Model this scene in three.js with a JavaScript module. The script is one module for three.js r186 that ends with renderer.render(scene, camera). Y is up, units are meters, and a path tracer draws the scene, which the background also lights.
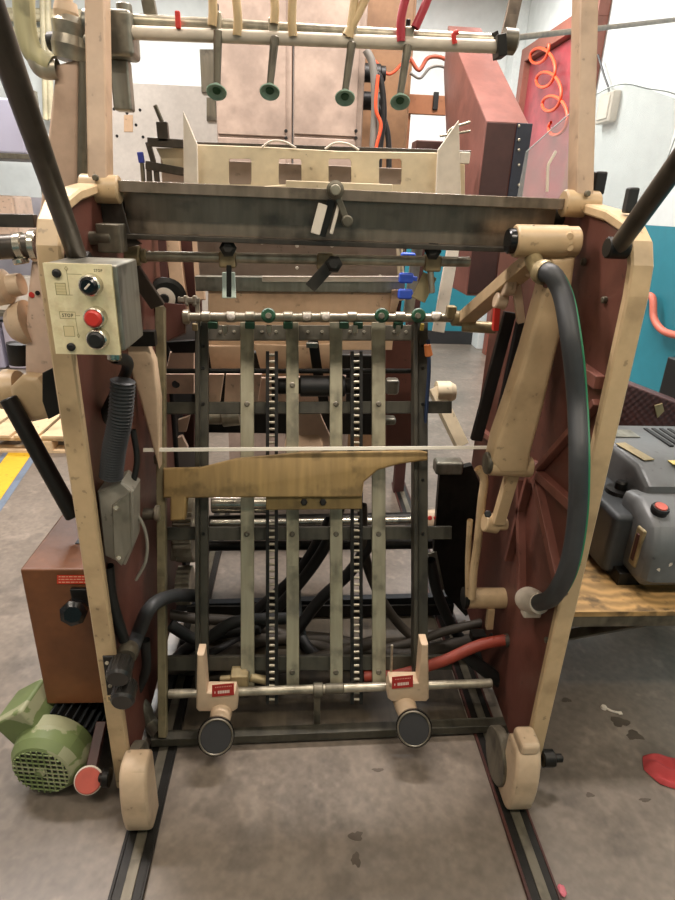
import * as THREE from 'three';
import { RoundedBoxGeometry } from 'three/addons/geometries/RoundedBoxGeometry.js';
import { mergeGeometries, toCreasedNormals } from 'three/addons/utils/BufferGeometryUtils.js';
import { RectAreaLightUniformsLib } from 'three/addons/lights/RectAreaLightUniformsLib.js';

RectAreaLightUniformsLib.init();
const V = (x, y, z) => new THREE.Vector3(x, y, z);
const scene = new THREE.Scene();

// ------------------------------------------------------------------ camera
const FPX = 590, PX = 337.5, PY = 450;                       // focal length and centre in photo pixels
const nF = V(300 - PX, 203 - PY, FPX).normalize();           // world -z seen from the camera (x right, y down, z forward)
const nD = V(282 - PX, 1800 - PY, FPX); nD.addScaledVector(nF, -nD.dot(nF)).normalize();
const nX = nD.clone().cross(nF);
const EYE = V(0, 1.55, 0);
const toWorld = (x, y, z) => V(nX.x * x + nX.y * y + nX.z * z, -(nD.x * x + nD.y * y + nD.z * z), -(nF.x * x + nF.y * y + nF.z * z));
const camera = new THREE.PerspectiveCamera(2 * Math.atan(450 / FPX) * 180 / Math.PI, 675 / 900, 0.05, 40);
camera.position.copy(EYE);
camera.setRotationFromMatrix(new THREE.Matrix4().makeBasis(toWorld(1, 0, 0), toWorld(0, -1, 0), toWorld(0, 0, -1)));

// ------------------------------------------------------------------ light
const renderer = new THREE.WebGLRenderer({ antialias: true });
renderer.toneMapping = THREE.LinearToneMapping;
renderer.toneMappingExposure = 1.75;
renderer.shadowMap.enabled = true;
scene.background = new THREE.Color(0x000000);
const CEIL = 3.7;
// ceiling fluorescents: [x, z, brightness, colour]
const LAMPS = [
  [-1.6, -5.4, 62, 0xfdfcfa], [0.9, -5.4, 62, 0xfdfcfa],
  [-1.5, -2.3, 52, 0xfff5f0], [0.7, -2.3, 52, 0xfff5f0],
  [-1.3, 0.3, 24, 0xfff2e2], [1.2, 0.3, 24, 0xfff2e2],
];

// ------------------------------------------------------------------ pixel helpers (direction from the photo, distance from a plane)
const ray = (px, py) => toWorld(px - PX, py - PY, FPX);
const Zp = (px, py, z) => { const r = ray(px, py); return EYE.clone().addScaledVector(r, (z - EYE.z) / r.z); };
const Xp = (px, py, x) => { const r = ray(px, py); return EYE.clone().addScaledVector(r, (x - EYE.x) / r.x); };
const Yp = (px, py, y) => { const r = ray(px, py); return EYE.clone().addScaledVector(r, (y - EYE.y) / r.y); };
// the slatted ladder leans back: its plane, its up direction, its normal towards the front
const LN = V(0, 0.385, 0.923), LU = V(0, 0.923, -0.385), LO = V(0.066, 0.14, -1.42), UX = V(1, 0, 0), UY = V(0, 1, 0), UZ = V(0, 0, 1);
const Lp = (px, py, off = 0) => { const r = ray(px, py), o = LO.clone().addScaledVector(LN, off); return EYE.clone().addScaledVector(r, o.sub(EYE).dot(LN) / r.dot(LN)); };

// ------------------------------------------------------------------ noise and textures
function rng(seed) { let s = seed >>> 0; return () => { s = (s + 0x6D2B79F5) >>> 0; let t = s; t = Math.imul(t ^ (t >>> 15), t | 1); t ^= t + Math.imul(t ^ (t >>> 7), t | 61); return ((t ^ (t >>> 14)) >>> 0) / 4294967296; }; }
function noiseGrid(n, seed) { const r = rng(seed), g = new Float32Array(n * n); for (let i = 0; i < g.length; i++) g[i] = r(); return (x, y) => { x = ((x % n) + n) % n; y = ((y % n) + n) % n; const xi = x | 0, yi = y | 0, fx = x - xi, fy = y - yi, u = fx * fx * (3 - 2 * fx), v = fy * fy * (3 - 2 * fy), x1 = (xi + 1) % n, y1 = (yi + 1) % n; return (g[yi * n + xi] * (1 - u) + g[yi * n + x1] * u) * (1 - v) + (g[y1 * n + xi] * (1 - u) + g[y1 * n + x1] * u) * v; }; }
function fbm(seed, base, oct) { const ls = []; for (let i = 0; i < oct; i++) ls.push([noiseGrid(base << i, seed + i), base << i, 0.5 ** i]); return (u, v) => { let s = 0, t = 0; for (const [f, n, a] of ls) { s += f(u * n, v * n) * a; t += a; } return s / t; }; }
function tex(n, fn, srgb = true) {
  const d = new Uint8Array(n * n * 4);
  for (let j = 0; j < n; j++) for (let i = 0; i < n; i++) { const c = fn(i / n, j / n), k = (j * n + i) * 4; d[k] = Math.max(0, Math.min(255, c[0])); d[k + 1] = Math.max(0, Math.min(255, c[1])); d[k + 2] = Math.max(0, Math.min(255, c[2])); d[k + 3] = 255; }
  const t = new THREE.DataTexture(d, n, n); t.wrapS = t.wrapT = THREE.RepeatWrapping; t.magFilter = THREE.LinearFilter; t.minFilter = THREE.LinearMipmapLinearFilter; t.generateMipmaps = true;
  if (srgb) t.colorSpace = THREE.SRGBColorSpace; t.needsUpdate = true; return t;
}
const sst = (a, b, x) => { x = Math.max(0, Math.min(1, (x - a) / (b - a))); return x * x * (3 - 2 * x); };
const n1 = fbm(11, 4, 6), n2 = fbm(31, 8, 5), n3 = fbm(57, 32, 3), n4 = fbm(77, 3, 5);
// worn paint: near white, brownish smears and small chips
const paintTex = tex(512, (u, v) => { const a = n1(u, v), b = n2(u, v), c = n3(u, v); let k = 1 - 0.12 * sst(.5, .75, a) - 0.06 * c; const chip = sst(.74, .78, n3(u, v)) * sst(.56, .68, b) * 0.16; k -= chip; return [255 * k, 250 * k - 6 * a, 245 * k - 14 * a]; });
// oily metal: streaky
const metalTex = tex(512, (u, v) => { const a = n2(u, v), b = n3(u, v * .12), c = n1(u, v); const k = .78 + .22 * b - .22 * sst(.5, .8, a); return [255 * k, 251 * k, (243 - 18 * c) * k]; });
const dustTex = tex(512, (u, v) => { const a = n1(u, v), c = n3(u, v); const k = .86 + .14 * sst(.3, .7, a) - .07 * c; return [255 * k, 252 * k, 248 * k]; });
const roughTex = tex(512, (u, v) => { const a = n2(u, v), b = n3(u, v); const k = 130 + 110 * (a * .6 + b * .4); return [k, k, k]; }, false);
const bumpTex = tex(512, (u, v) => { const k = 255 * (n2(u, v) * .5 + n3(u, v) * .5); return [k, k, k]; }, false);
const concreteTex = tex(1024, (u, v) => {
  const a = n1(u * 2, v * 2), b = n2(u * 3, v * 3), c = n3(u * 6, v * 6), d = n4(u, v);
  let k = .80 + .30 * (a - .5) + .22 * (d - .5) - .16 * (c - .5);
  k -= .12 * sst(.58, .76, b) * sst(.42, .7, d) + .1 * sst(.56, .76, a) * c;
  k += .22 * sst(.66, .8, n2(u * 5 + .3, v * 5)) * (1 - d);
  return [152 * k, 139 * k, 125 * k];
});
const blockTex = tex(512, (u, v) => { const k = .9 + .1 * n1(u, v) - .06 * n3(u, v); return [252 * k, 251 * k, 250 * k]; });
const plyTex = tex(512, (u, v) => { const g = Math.sin((v * 26 + 5 * n4(u, v) + 1.5 * n2(u, v)) * 3.1) * .5 + .5; const k = .72 + .2 * g + .14 * (n1(u, v) - .5) - .5 * sst(.62, .75, n2(u, v)) * .5; return [206 * k, 164 * k, 104 * k]; });
const peelTex = tex(512, (u, v) => { const a = n2(u, v), b = n1(u, v); const m = sst(.53, .56, a * .7 + b * .3); const g = .8 + .3 * (b - .5); return [(138 * (1 - m) + 190 * m) * g, (156 * (1 - m) + 192 * m) * g, (96 * (1 - m) + 150 * m) * g]; });

// ------------------------------------------------------------------ materials
const mats = {};
function mat(key, color, rough = .6, metal = 0, o = {}) { const m = new THREE.MeshPhysicalMaterial({ color: new THREE.Color(color), roughness: rough, metalness: metal, ...o }); mats[key] = m; return m; }
const P = (c, r, o = {}) => mat('', c, r, 0, { map: paintTex, bumpMap: bumpTex, bumpScale: .0006, ...o });
const S = (c, r, m = .85, o = {}) => mat('', c, r, m, { map: metalTex, bumpMap: bumpTex, bumpScale: .0003, ...o });
const beige = P(0xcab490, .42), beigePale = P(0xd2bea4, .45), cream = P(0xe6dcc0, .5), maroon = P(0x633d34, .45), maroonDark = P(0x4c2a24, .5), maroonRib = P(0x82544a, .5);
const postPaint = P(0xbfa78e, .42), columnPaint = P(0xcdb6a4, .42);
const boxBrown = P(0x80502f, .45, { map: dustTex }), hoodBrown = P(0x8c5d55, .42, { map: dustTex }), hoodDark = P(0x50302b, .5, { map: dustTex });
const steel = S(0xc4beb4, .36, .6), steelDark = S(0x807b72, .45, .5), slat = S(0xb3af9e, .42, .35), slatDark = S(0x55534c, .5, .3), chrome = S(0xe8e5e0, .22, .85), brass = S(0xb79b6b, .5, .1), clampTan = S(0xa89677, .5, .2), gun = S(0x92857c, .25, .4), gunDark = S(0x57514d, .35, .35), oldBrass = S(0xb8a888, .45, .35);
const knobBlack = mat('', 0x2e2d2b, .3, 0, { map: dustTex }), black = mat('', 0x1b1a19, .5, 0, { map: dustTex }), blackGloss = mat('', 0x121212, .22), rubber = mat('', 0x232524, .55, 0, { map: dustTex }), rubberGrey = mat('', 0x3d4042, .5, 0, { map: dustTex }), hoseBrown = mat('', 0x4b453c, .6, 0, { map: dustTex }), redHose = mat('', 0xa04434, .45, 0, { map: paintTex }), greenStripe = mat('', 0x2e7a55, .5), blackMetal = S(0x2c2b2a, .45, .5);
const greyBox = P(0x9a9a92, .5), greyAlu = S(0xa9a9a6, .4, .7), panelCream = P(0xdccf9f, .5, { map: dustTex });
const white = P(0xe8e4da, .5), whitePlastic = mat('', 0xe6dccb, .4, 0, { map: dustTex }), rubberCream = mat('', 0xdcc193, .45, 0, { map: dustTex }), redRubber = mat('', 0xa62a36, .4), cupGreen = mat('', 0x9dc4b0, .45, 0, { map: dustTex }), greenWheel = mat('', 0x2c5f41, .45, 0, { map: dustTex });
const red = mat('', 0xc9352c, .4), redPale = mat('', 0xcf6658, .5, 0, { map: dustTex }), blueClip = mat('', 0x3d62d6, .4), tan = P(0xd0b79b, .5), pink = P(0xe0cab9, .5), taupe = P(0xa3968d, .5), motorGrey = P(0x666c70, .42), motorDark = P(0x3b3f42, .5, { map: dustTex });
const peelGreen = mat('', 0xffffff, .55, 0, { map: peelTex, bumpMap: peelTex, bumpScale: .001 });
const tealPaint = mat('', 0x2b8798, .5, 0, { map: blockTex }), whiteWall = mat('', 0xe4eae8, .6, 0, { map: blockTex }), ceilMat = mat('', 0xe4e2de, .8), baseMat = mat('', 0x26292b, .6, 0, { map: dustTex });
const ply = mat('', 0xffffff, .55, 0, { map: plyTex, bumpMap: plyTex, bumpScale: .0008 }), palletWood = P(0xdcc6a2, .7);
const clearPlastic = new THREE.MeshPhysicalMaterial({ color: 0xf2f4f4, roughness: .12, transmission: .86, thickness: 0, ior: 1.49, specularIntensity: 1 });

// ------------------------------------------------------------------ geometry helpers (all in world metres, uv in metres by face direction)
function uvBox(g, s = 2) {
  if (g.index) g = g.toNonIndexed();
  const p = g.attributes.position, uv = new Float32Array(p.count * 2), a = V(0, 0, 0), b = V(0, 0, 0), c = V(0, 0, 0);
  for (let i = 0; i < p.count; i += 3) {
    a.fromBufferAttribute(p, i); b.fromBufferAttribute(p, i + 1); c.fromBufferAttribute(p, i + 2);
    const n = b.clone().sub(a).cross(c.clone().sub(a)), ax = Math.abs(n.x), ay = Math.abs(n.y), az = Math.abs(n.z);
    [a, b, c].forEach((q, k) => { const [u, v] = ax > ay && ax > az ? [q.z, q.y] : ay > az ? [q.x, q.z] : [q.x, q.y]; uv[(i + k) * 2] = u * s; uv[(i + k) * 2 + 1] = v * s; });
  }
  g.setAttribute('uv', new THREE.BufferAttribute(uv, 2)); g.deleteAttribute('tangent'); return g;
}
const merge = (...gs) => mergeGeometries(gs.flat().map(g => { if (g.index) g = g.toNonIndexed(); for (const k of Object.keys(g.attributes)) if (!['position', 'normal', 'uv'].includes(k)) g.deleteAttribute(k); return g; }));
function box(cx, cy, cz, w, h, d, r = .003, seg = 1) { const g = new RoundedBoxGeometry(w, h, d, seg, Math.min(r, w / 2.01, h / 2.01, d / 2.01)); g.translate(cx, cy, cz); return g; }
const boxB = (x0, x1, y0, y1, z0, z1, r) => box((x0 + x1) / 2, (y0 + y1) / 2, (z0 + z1) / 2, Math.abs(x1 - x0), Math.abs(y1 - y0), Math.abs(z1 - z0), r);
function basis(g, o, ex, ey, ez) { g.applyMatrix4(new THREE.Matrix4().makeBasis(ex, ey, ez).setPosition(o)); return g; }
// rectangular bar from a to b: w across (towards side), t the other way
function bar(a, b, w, t, side = UX, r = .002) {
  const d = b.clone().sub(a), L = d.length(); d.normalize(); const s = side.clone().addScaledVector(d, -side.dot(d)).normalize(), n = s.clone().cross(d);
  return basis(new RoundedBoxGeometry(w, L, t, 1, Math.min(r, w / 2.01, t / 2.01)), a.clone().add(b).multiplyScalar(.5), s, d, n);
}
// turned part along a -> b; profile = [[distance along, radius], ...]
function turn(a, b, prof, seg = 20, open = false) {
  const d = b.clone().sub(a).normalize(), s = (Math.abs(d.y) > .9 ? UX : UY).clone(); s.addScaledVector(d, -s.dot(d)).normalize(); const n = s.clone().cross(d);
  const pts = [new THREE.Vector2(0.00001, prof[0][0])]; for (const [t, r] of prof) pts.push(new THREE.Vector2(r, t)); pts.push(new THREE.Vector2(0.00001, prof[prof.length - 1][0]));
  const out = []; for (let i = open ? 1 : 0; i < pts.length - (open ? 2 : 1); i++) { out.push(new THREE.LatheGeometry([pts[i], pts[i + 1]], seg)); }
  return basis(mergeGeometries(out.map(g => g.toNonIndexed())), a, s, d, n);
}
function cyl(a, b, r, r2 = r, seg = 18) { const L = a.distanceTo(b), c = Math.min(.003, r * .25, L * .2); return turn(a, b, [[0, r - c], [c, r], [L - c, r2], [L, r2 - c]], seg); }
function tube(pts, r, seg = 40, rs = 10) { return new THREE.TubeGeometry(new THREE.CatmullRomCurve3(pts, false, 'centripetal'), seg, r, rs); }
// flat plate from an outline in space, thickness t along n (away from the outline)
function plate(pts, n, t, holes = [], bev = .0015) {
  n = n.clone().normalize(); const o = pts[0], ex = (Math.abs(n.x) > .9 ? UZ : UX).clone(); ex.addScaledVector(n, -ex.dot(n)).normalize(); const ey = n.clone().cross(ex);
  const to2 = q => { const d = q.clone().sub(o); return new THREE.Vector2(d.dot(ex), d.dot(ey)); };
  const sh = new THREE.Shape(pts.map(to2)); for (const h of holes) sh.holes.push(new THREE.Path(h.map(to2)));
  const g = new THREE.ExtrudeGeometry(sh, { depth: Math.max(t - 2 * bev, .0005), bevelEnabled: bev > 0, bevelThickness: bev, bevelSize: bev, bevelOffset: -bev, bevelSegments: bev > .005 ? 3 : 1, curveSegments: 6 });
  g.translate(0, 0, bev); return basis(bev > .005 ? toCreasedNormals(g, .75) : g, o, ex, ey, n);
}
const zPoly = (list, z, t, bev) => plate(list.map(([x, y]) => Zp(x, y, z)), UZ, t, [], bev).translate(0, 0, -t);
const lPoly = (list, off, t, bev) => plate(list.map(([x, y]) => Lp(x, y, off)), LN, t, [], bev).translate(0, -LN.y * t, -LN.z * t);
const zt = (list, z) => list.map(([x, y, dz = 0]) => Zp(x, y, z + dz));
const lt = (list, off) => list.map(([x, y, d = 0]) => Lp(x, y, off + d));
const disc = (c, n, r, t, seg = 24) => cyl(c, c.clone().addScaledVector(n, t), r, r, seg);

// ------------------------------------------------------------------ object helpers
const bases = new WeakMap(), names = {};
const numbered = n => { names[n] = (names[n] ?? -1) + 1; return names[n] ? `${n}_${String(names[n]).padStart(3, '0')}` : n; };
function thing(name, label, category, base, group) { const o = new THREE.Group(); o.name = numbered(name); o.position.copy(base); o.userData = { label, category }; if (group) o.userData.group = group; bases.set(o, base); scene.add(o); return o; }
function part(parent, name, g, m, o = {}) {
  g = uvBox(Array.isArray(g) ? merge(g) : g, o.uv ?? 2); const b = bases.get(parent); g.translate(-b.x, -b.y, -b.z);
  const me = new THREE.Mesh(g, m); me.name = name; me.castShadow = me.receiveShadow = true; if (o.label) me.userData.label = o.label; if (o.kind) me.userData.kind = o.kind; bases.set(me, b); parent.add(me); return me;
}
function structure(name, base = V(0, 0, 0)) { const o = new THREE.Group(); o.name = name; o.userData = { kind: 'structure' }; o.position.copy(base); bases.set(o, base); scene.add(o); return o; }
function structMesh(name, g, m, uv = .5) { g = uvBox(Array.isArray(g) ? merge(g) : g, uv); const me = new THREE.Mesh(g, m); me.name = name; me.userData = { kind: 'structure' }; me.castShadow = me.receiveShadow = true; bases.set(me, V(0, 0, 0)); scene.add(me); return me; }
function printTex(w, h, draw) { const c = document.createElement('canvas'); c.width = w; c.height = h; draw(c.getContext('2d'), w, h); const t = new THREE.CanvasTexture(c); t.colorSpace = THREE.SRGBColorSpace; return t; }
// a thin printed sheet: four corners (tl, tr, br, bl)
function printed(parent, name, [tl, tr, br, bl], m, label) {
  const g = new THREE.BufferGeometry(), b = bases.get(parent); const n = tr.clone().sub(tl).cross(bl.clone().sub(tl)).normalize().negate();
  const q = [bl, br, tr, bl, tr, tl].map(v => v.clone().sub(b)); g.setAttribute('position', new THREE.BufferAttribute(new Float32Array(q.flatMap(v => [v.x, v.y, v.z])), 3));
  g.setAttribute('normal', new THREE.BufferAttribute(new Float32Array(q.flatMap(() => [n.x, n.y, n.z])), 3)); g.setAttribute('uv', new THREE.BufferAttribute(new Float32Array([0, 0, 1, 0, 1, 1, 0, 0, 1, 1, 0, 1]), 2));
  const me = new THREE.Mesh(g, m); me.name = name; me.castShadow = me.receiveShadow = true; if (label) me.userData.label = label; bases.set(me, b); parent.add(me); return me;
}

// ================================================================== the room
const XL0 = -4.6, XR0 = 2.25, ZB = -7.2, ZF0 = 3.2, DADO = 1.5;
const floorMat = mat('', 0xffffff, .5, 0, { map: concreteTex, roughnessMap: roughTex, bumpMap: bumpTex, bumpScale: .0012 });
const floor = structMesh('floor', boxB(XL0 - .2, XR0 + .2, -.12, 0, ZB - .2, ZF0 + .2, .001), floorMat, .33);
structMesh('ceiling', boxB(XL0 - .2, XR0 + .2, CEIL, CEIL + .12, ZB - .2, ZF0 + .2, .001), ceilMat);
for (const [nm, x0, x1, z0, z1] of [['wall_back', XL0 - .2, XR0 + .2, ZB - .2, ZB], ['wall_right', XR0, XR0 + .2, ZB, ZF0], ['wall_left', XL0 - .2, XL0, ZB, ZF0], ['wall_front', XL0 - .2, XR0 + .2, ZF0, ZF0 + .2]]) {
  const w = structure(nm);
  const pale = P(0xb9b6bf, .5, { map: dustTex });
  if (nm === 'wall_back') { part(w, 'painted_dado', boxB(.3, x1, 0, DADO, z0, z1, .001), tealPaint, { uv: .5 }); part(w, 'pale_dado', boxB(x0, .3, 0, DADO, z0, z1, .001), pale, { uv: .5 }); }
  else part(w, 'painted_dado', boxB(x0, x1, 0, DADO, z0, z1, .001), nm === 'wall_left' ? pale : tealPaint, { uv: .5 });
  part(w, 'upper_wall', boxB(x0, x1, DADO, CEIL, z0, z1, .001), whiteWall, { uv: .5 });
}
structMesh('baseboard_back', boxB(XL0, XR0, 0, .16, ZB, ZB + .02, .003), baseMat);
structMesh('baseboard_right', boxB(XR0 - .02, XR0, 0, .16, ZB, ZF0, .003), baseMat);
{ // the tall maroon freight door in the right wall
  const d = structure('door_1'), x = XR0, z0 = -6.75, z1 = -5.1, top = 3.02;
  const doorRed = P(0xa5414a, .35, { map: dustTex }), frameRed = P(0x8d5a4e, .5);
  part(d, 'door_leaf', boxB(x - .03, x - .001, 0, top - .13, z0 + .125, z1 - .125, .004), doorRed, { label: 'glossy maroon door leaf' });
  part(d, 'door_frame', [boxB(x - .09, x - .001, 0, top - .12, z0, z0 + .12, .004), boxB(x - .09, x - .001, 0, top - .12, z1 - .12, z1, .004), boxB(x - .09, x - .001, top - .12, top, z0, z1, .004)], frameRed);
  part(d, 'hinge', [boxB(x - .11, x - .08, 2.1, 2.32, z0 + .1, z0 + .13, .004)], steel);
}
{ // wall post and conduit by the door
  const t = structure('trim_1'); part(t, 'wall_pilaster', boxB(XR0 - .1, XR0, 0, CEIL, -7.19, -6.95, .004), whiteWall);
}
{ // yellow and blue floor marking, painted
  const f = structure('trim_2');
  const yel = mat('', 0xd9b32a, .55, 0, { map: paintTex }), blu = mat('', 0x6a7a90, .6, 0, { map: paintTex });
  const q = (l, h) => plate(l.map(([x, y]) => Yp(x, y, 0)), UY, h, [], 0);
  part(f, 'yellow_floor_line', q([[-30, 545], [0, 500], [33, 452], [9, 452], [-60, 545]], .0016), yel, { label: 'worn yellow painted floor line' });
  part(f, 'blue_floor_line', q([[-22, 545], [8, 500], [40, 452], [33.4, 452], [0.5, 500], [-29, 545]], .0014), blu);
  part(f, 'blue_floor_line', q([[-76, 545], [-9, 470], [4, 452], [8.6, 452], [-60, 545]], .0014), blu);
}
// floor stains: oil patches soaked into the concrete, irregular outlines
{
  const r = rng(5), oil = mat('', 0x5c544b, .4, 0, { map: paintTex });
  const blob = (px, py, a, b, s) => { const c = Yp(px, py, 0), p = [], ph = r() * 6; for (let i = 0; i < 18; i++) { const t = i / 18 * Math.PI * 2, k = 1 + .35 * Math.sin(3 * t + ph) * r() + .25 * (r() - .5); p.push(V(c.x + Math.cos(t) * a * k, 0, c.z + Math.sin(t) * b * k)); } return plate(p.reverse(), UY, .0008, [], 0); };
  const st = [[356, 836, .02, .012], [356, 860, .012, .018], [378, 770, .016, .006], [590, 795, .012, .007], [566, 700, .016, .01], [645, 800, .016, .006], [620, 722, .03, .02], [634, 735, .024, .02]];
  for (const [x, y, a, b] of st) part(floor, 'oil_stain', blob(x, y, a, b), oil);
}
// ceiling lights
LAMPS.forEach(([x, z, I, c], i) => {
  const t = thing('fluorescent_light', 'white twin-tube fluorescent fitting on the workshop ceiling', 'ceiling light', V(x, CEIL, z), 'workshop ceiling lights');
  part(t, 'housing', boxB(x - .75, x + .75, CEIL - .07, CEIL, z - .16, z + .16, .006), white);
  const em = new THREE.MeshStandardMaterial({ color: 0xffffff, emissive: new THREE.Color(c), emissiveIntensity: 3 });
  for (const s of [-1, 1]) part(t, 'tube', cyl(V(x - .7, CEIL - .095, z + s * .08), V(x + .7, CEIL - .095, z + s * .08), .018, .018, 10), em);
  const l = new THREE.RectAreaLight(c, I, 1.4, .26); l.position.set(0, -.125, 0); l.rotation.x = -Math.PI / 2; t.add(l);
});

// ================================================================== the sheet feeder
const ZFR = -1.18, XIR = .66, XIL = -.445;
const M = thing('sheet_feeder', 'large beige and maroon printing press sheet feeder standing on floor rails', 'machine', V(.1, 0, -1.5));

// ---- side frames: plate, flange round the front and top, ribs
const prof = [[-1.18, .035], [-1.18, 1.40], [-1.187, 1.46], [-1.21, 1.505], [-1.26, 1.54], [-1.34, 1.56], [-1.47, 1.575], [-2.05, 1.575]];   // z, y
function flange(x0, x1) {
  const outer = prof.map(([z, y]) => V(x0, y, z)), th = .022, inner = prof.map(([z, y], i) => { const a = prof[Math.max(0, i - 1)], b = prof[Math.min(prof.length - 1, i + 1)]; const tz = b[0] - a[0], ty = b[1] - a[1], L = Math.hypot(tz, ty); return V(x0, y + tz / L * th * (1), z - ty / L * th); });
  return plate([...outer, ...inner.reverse()], UX, x1 - x0, [], .004);
}
const webPts = x => [[-1.198, .035], [-1.198, 1.40], [-1.225, 1.49], [-1.27, 1.52], [-1.47, 1.555], [-2.05, 1.555], [-2.05, .12], [-1.5, .05]].map(([z, y]) => V(x, y, z));
const frR = part(M, 'side_frame', plate(webPts(XIR + .012), UX, .022), maroon, { label: 'maroon side frame plate with radiating ribs' });
part(frR, 'front_flange', flange(XIR, XIR + .047), beige, { label: 'beige painted frame edge' });
const frL = part(M, 'side_frame', plate(webPts(XIL - .034), UX, .022), maroon, { label: 'maroon side frame plate' });
part(frL, 'front_flange', flange(XIL - .045, XIL), beige, { label: 'beige painted frame edge' });
{ // ribs on the inner face of the right frame (pixel lines on the plane of the plate)
  const rib = (a, b, w) => { const p = Xp(a[0], a[1], XIR + .002), q = Xp(b[0], b[1], XIR + .002); return bar(p, q, w, .024, UX.clone().cross(q.clone().sub(p).normalize())); };
  for (const [a, b, w] of [[[536, 472], [598, 402], .016], [[538, 474], [578, 510], .026], [[536, 478], [562, 596], .026], [[520, 480], [522, 600], .02], [[532, 468], [508, 560], .016], [[575, 365], [600, 383], .03], [[480, 430], [534, 470], .02]]) part(frR, 'rib', rib(a, b, w), maroonRib);
  part(frR, 'hub_boss', turn(Xp(535, 472, XIR + .012), Xp(535, 472, XIR + .012).add(V(-.02, 0, 0)), [[0, .035], [.015, .032], [.02, .02]]), maroonRib);
  for (const [x, y] of [[499, 432], [606, 300], [585, 262], [548, 640]]) part(frR, 'bolt', turn(Xp(x, y, XIR + .012), Xp(x, y, XIR + .012).add(V(-.01, 0, 0)), [[0, .008], [.008, .008], [.01, .005]], 8), steelDark);
}
// ---- wheel covers on the rails
function wheelCover(pxs, x, cap) {
  const z1 = pxs, w = .07;
  const side = [[z1 - .04, .012], [z1 - .02, .018], [z1 - .008, .035], [z1 - .001, .07], [z1 + .002, .11], [z1 - .001, .16], [z1 - .009, .2], [z1 - .022, .226], [z1 - .04, .237], [z1 - .08, .237], [z1 - .095, .222], [z1 - .095, .012]].map(([z, y]) => V(x - w / 2, y, z));
  const c = part(M, 'wheel_cover', plate(side, UX, w, [], .012), beigePale, { label: 'scuffed beige wheel cover' });
  if (cap) part(c, 'cover_cap', box(x, .243, z1 - .052, w * .8, .04, .07, .014, 2), beigePale);
  part(c, 'wheel', cyl(V(x - w * .62, .095, z1 - .13), V(x - w * .2, .095, z1 - .13), .08, .08, 28), steelDark);
  const bx = x < 0 ? x - .088 : x + .083; part(c, 'wheel_bolt', [cyl(V(bx, .115, z1 - .1), V(bx + (x < 0 ? -.02 : .035), .115, z1 - .1), .026, .026, 6), cyl(V(bx, .115, z1 - .1), V(bx + (x < 0 ? -.03 : .06), .115, z1 - .1), .012)], blackMetal);
}
wheelCover(-1.05, -.40, false); wheelCover(-1.075, .622, true);

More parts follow.
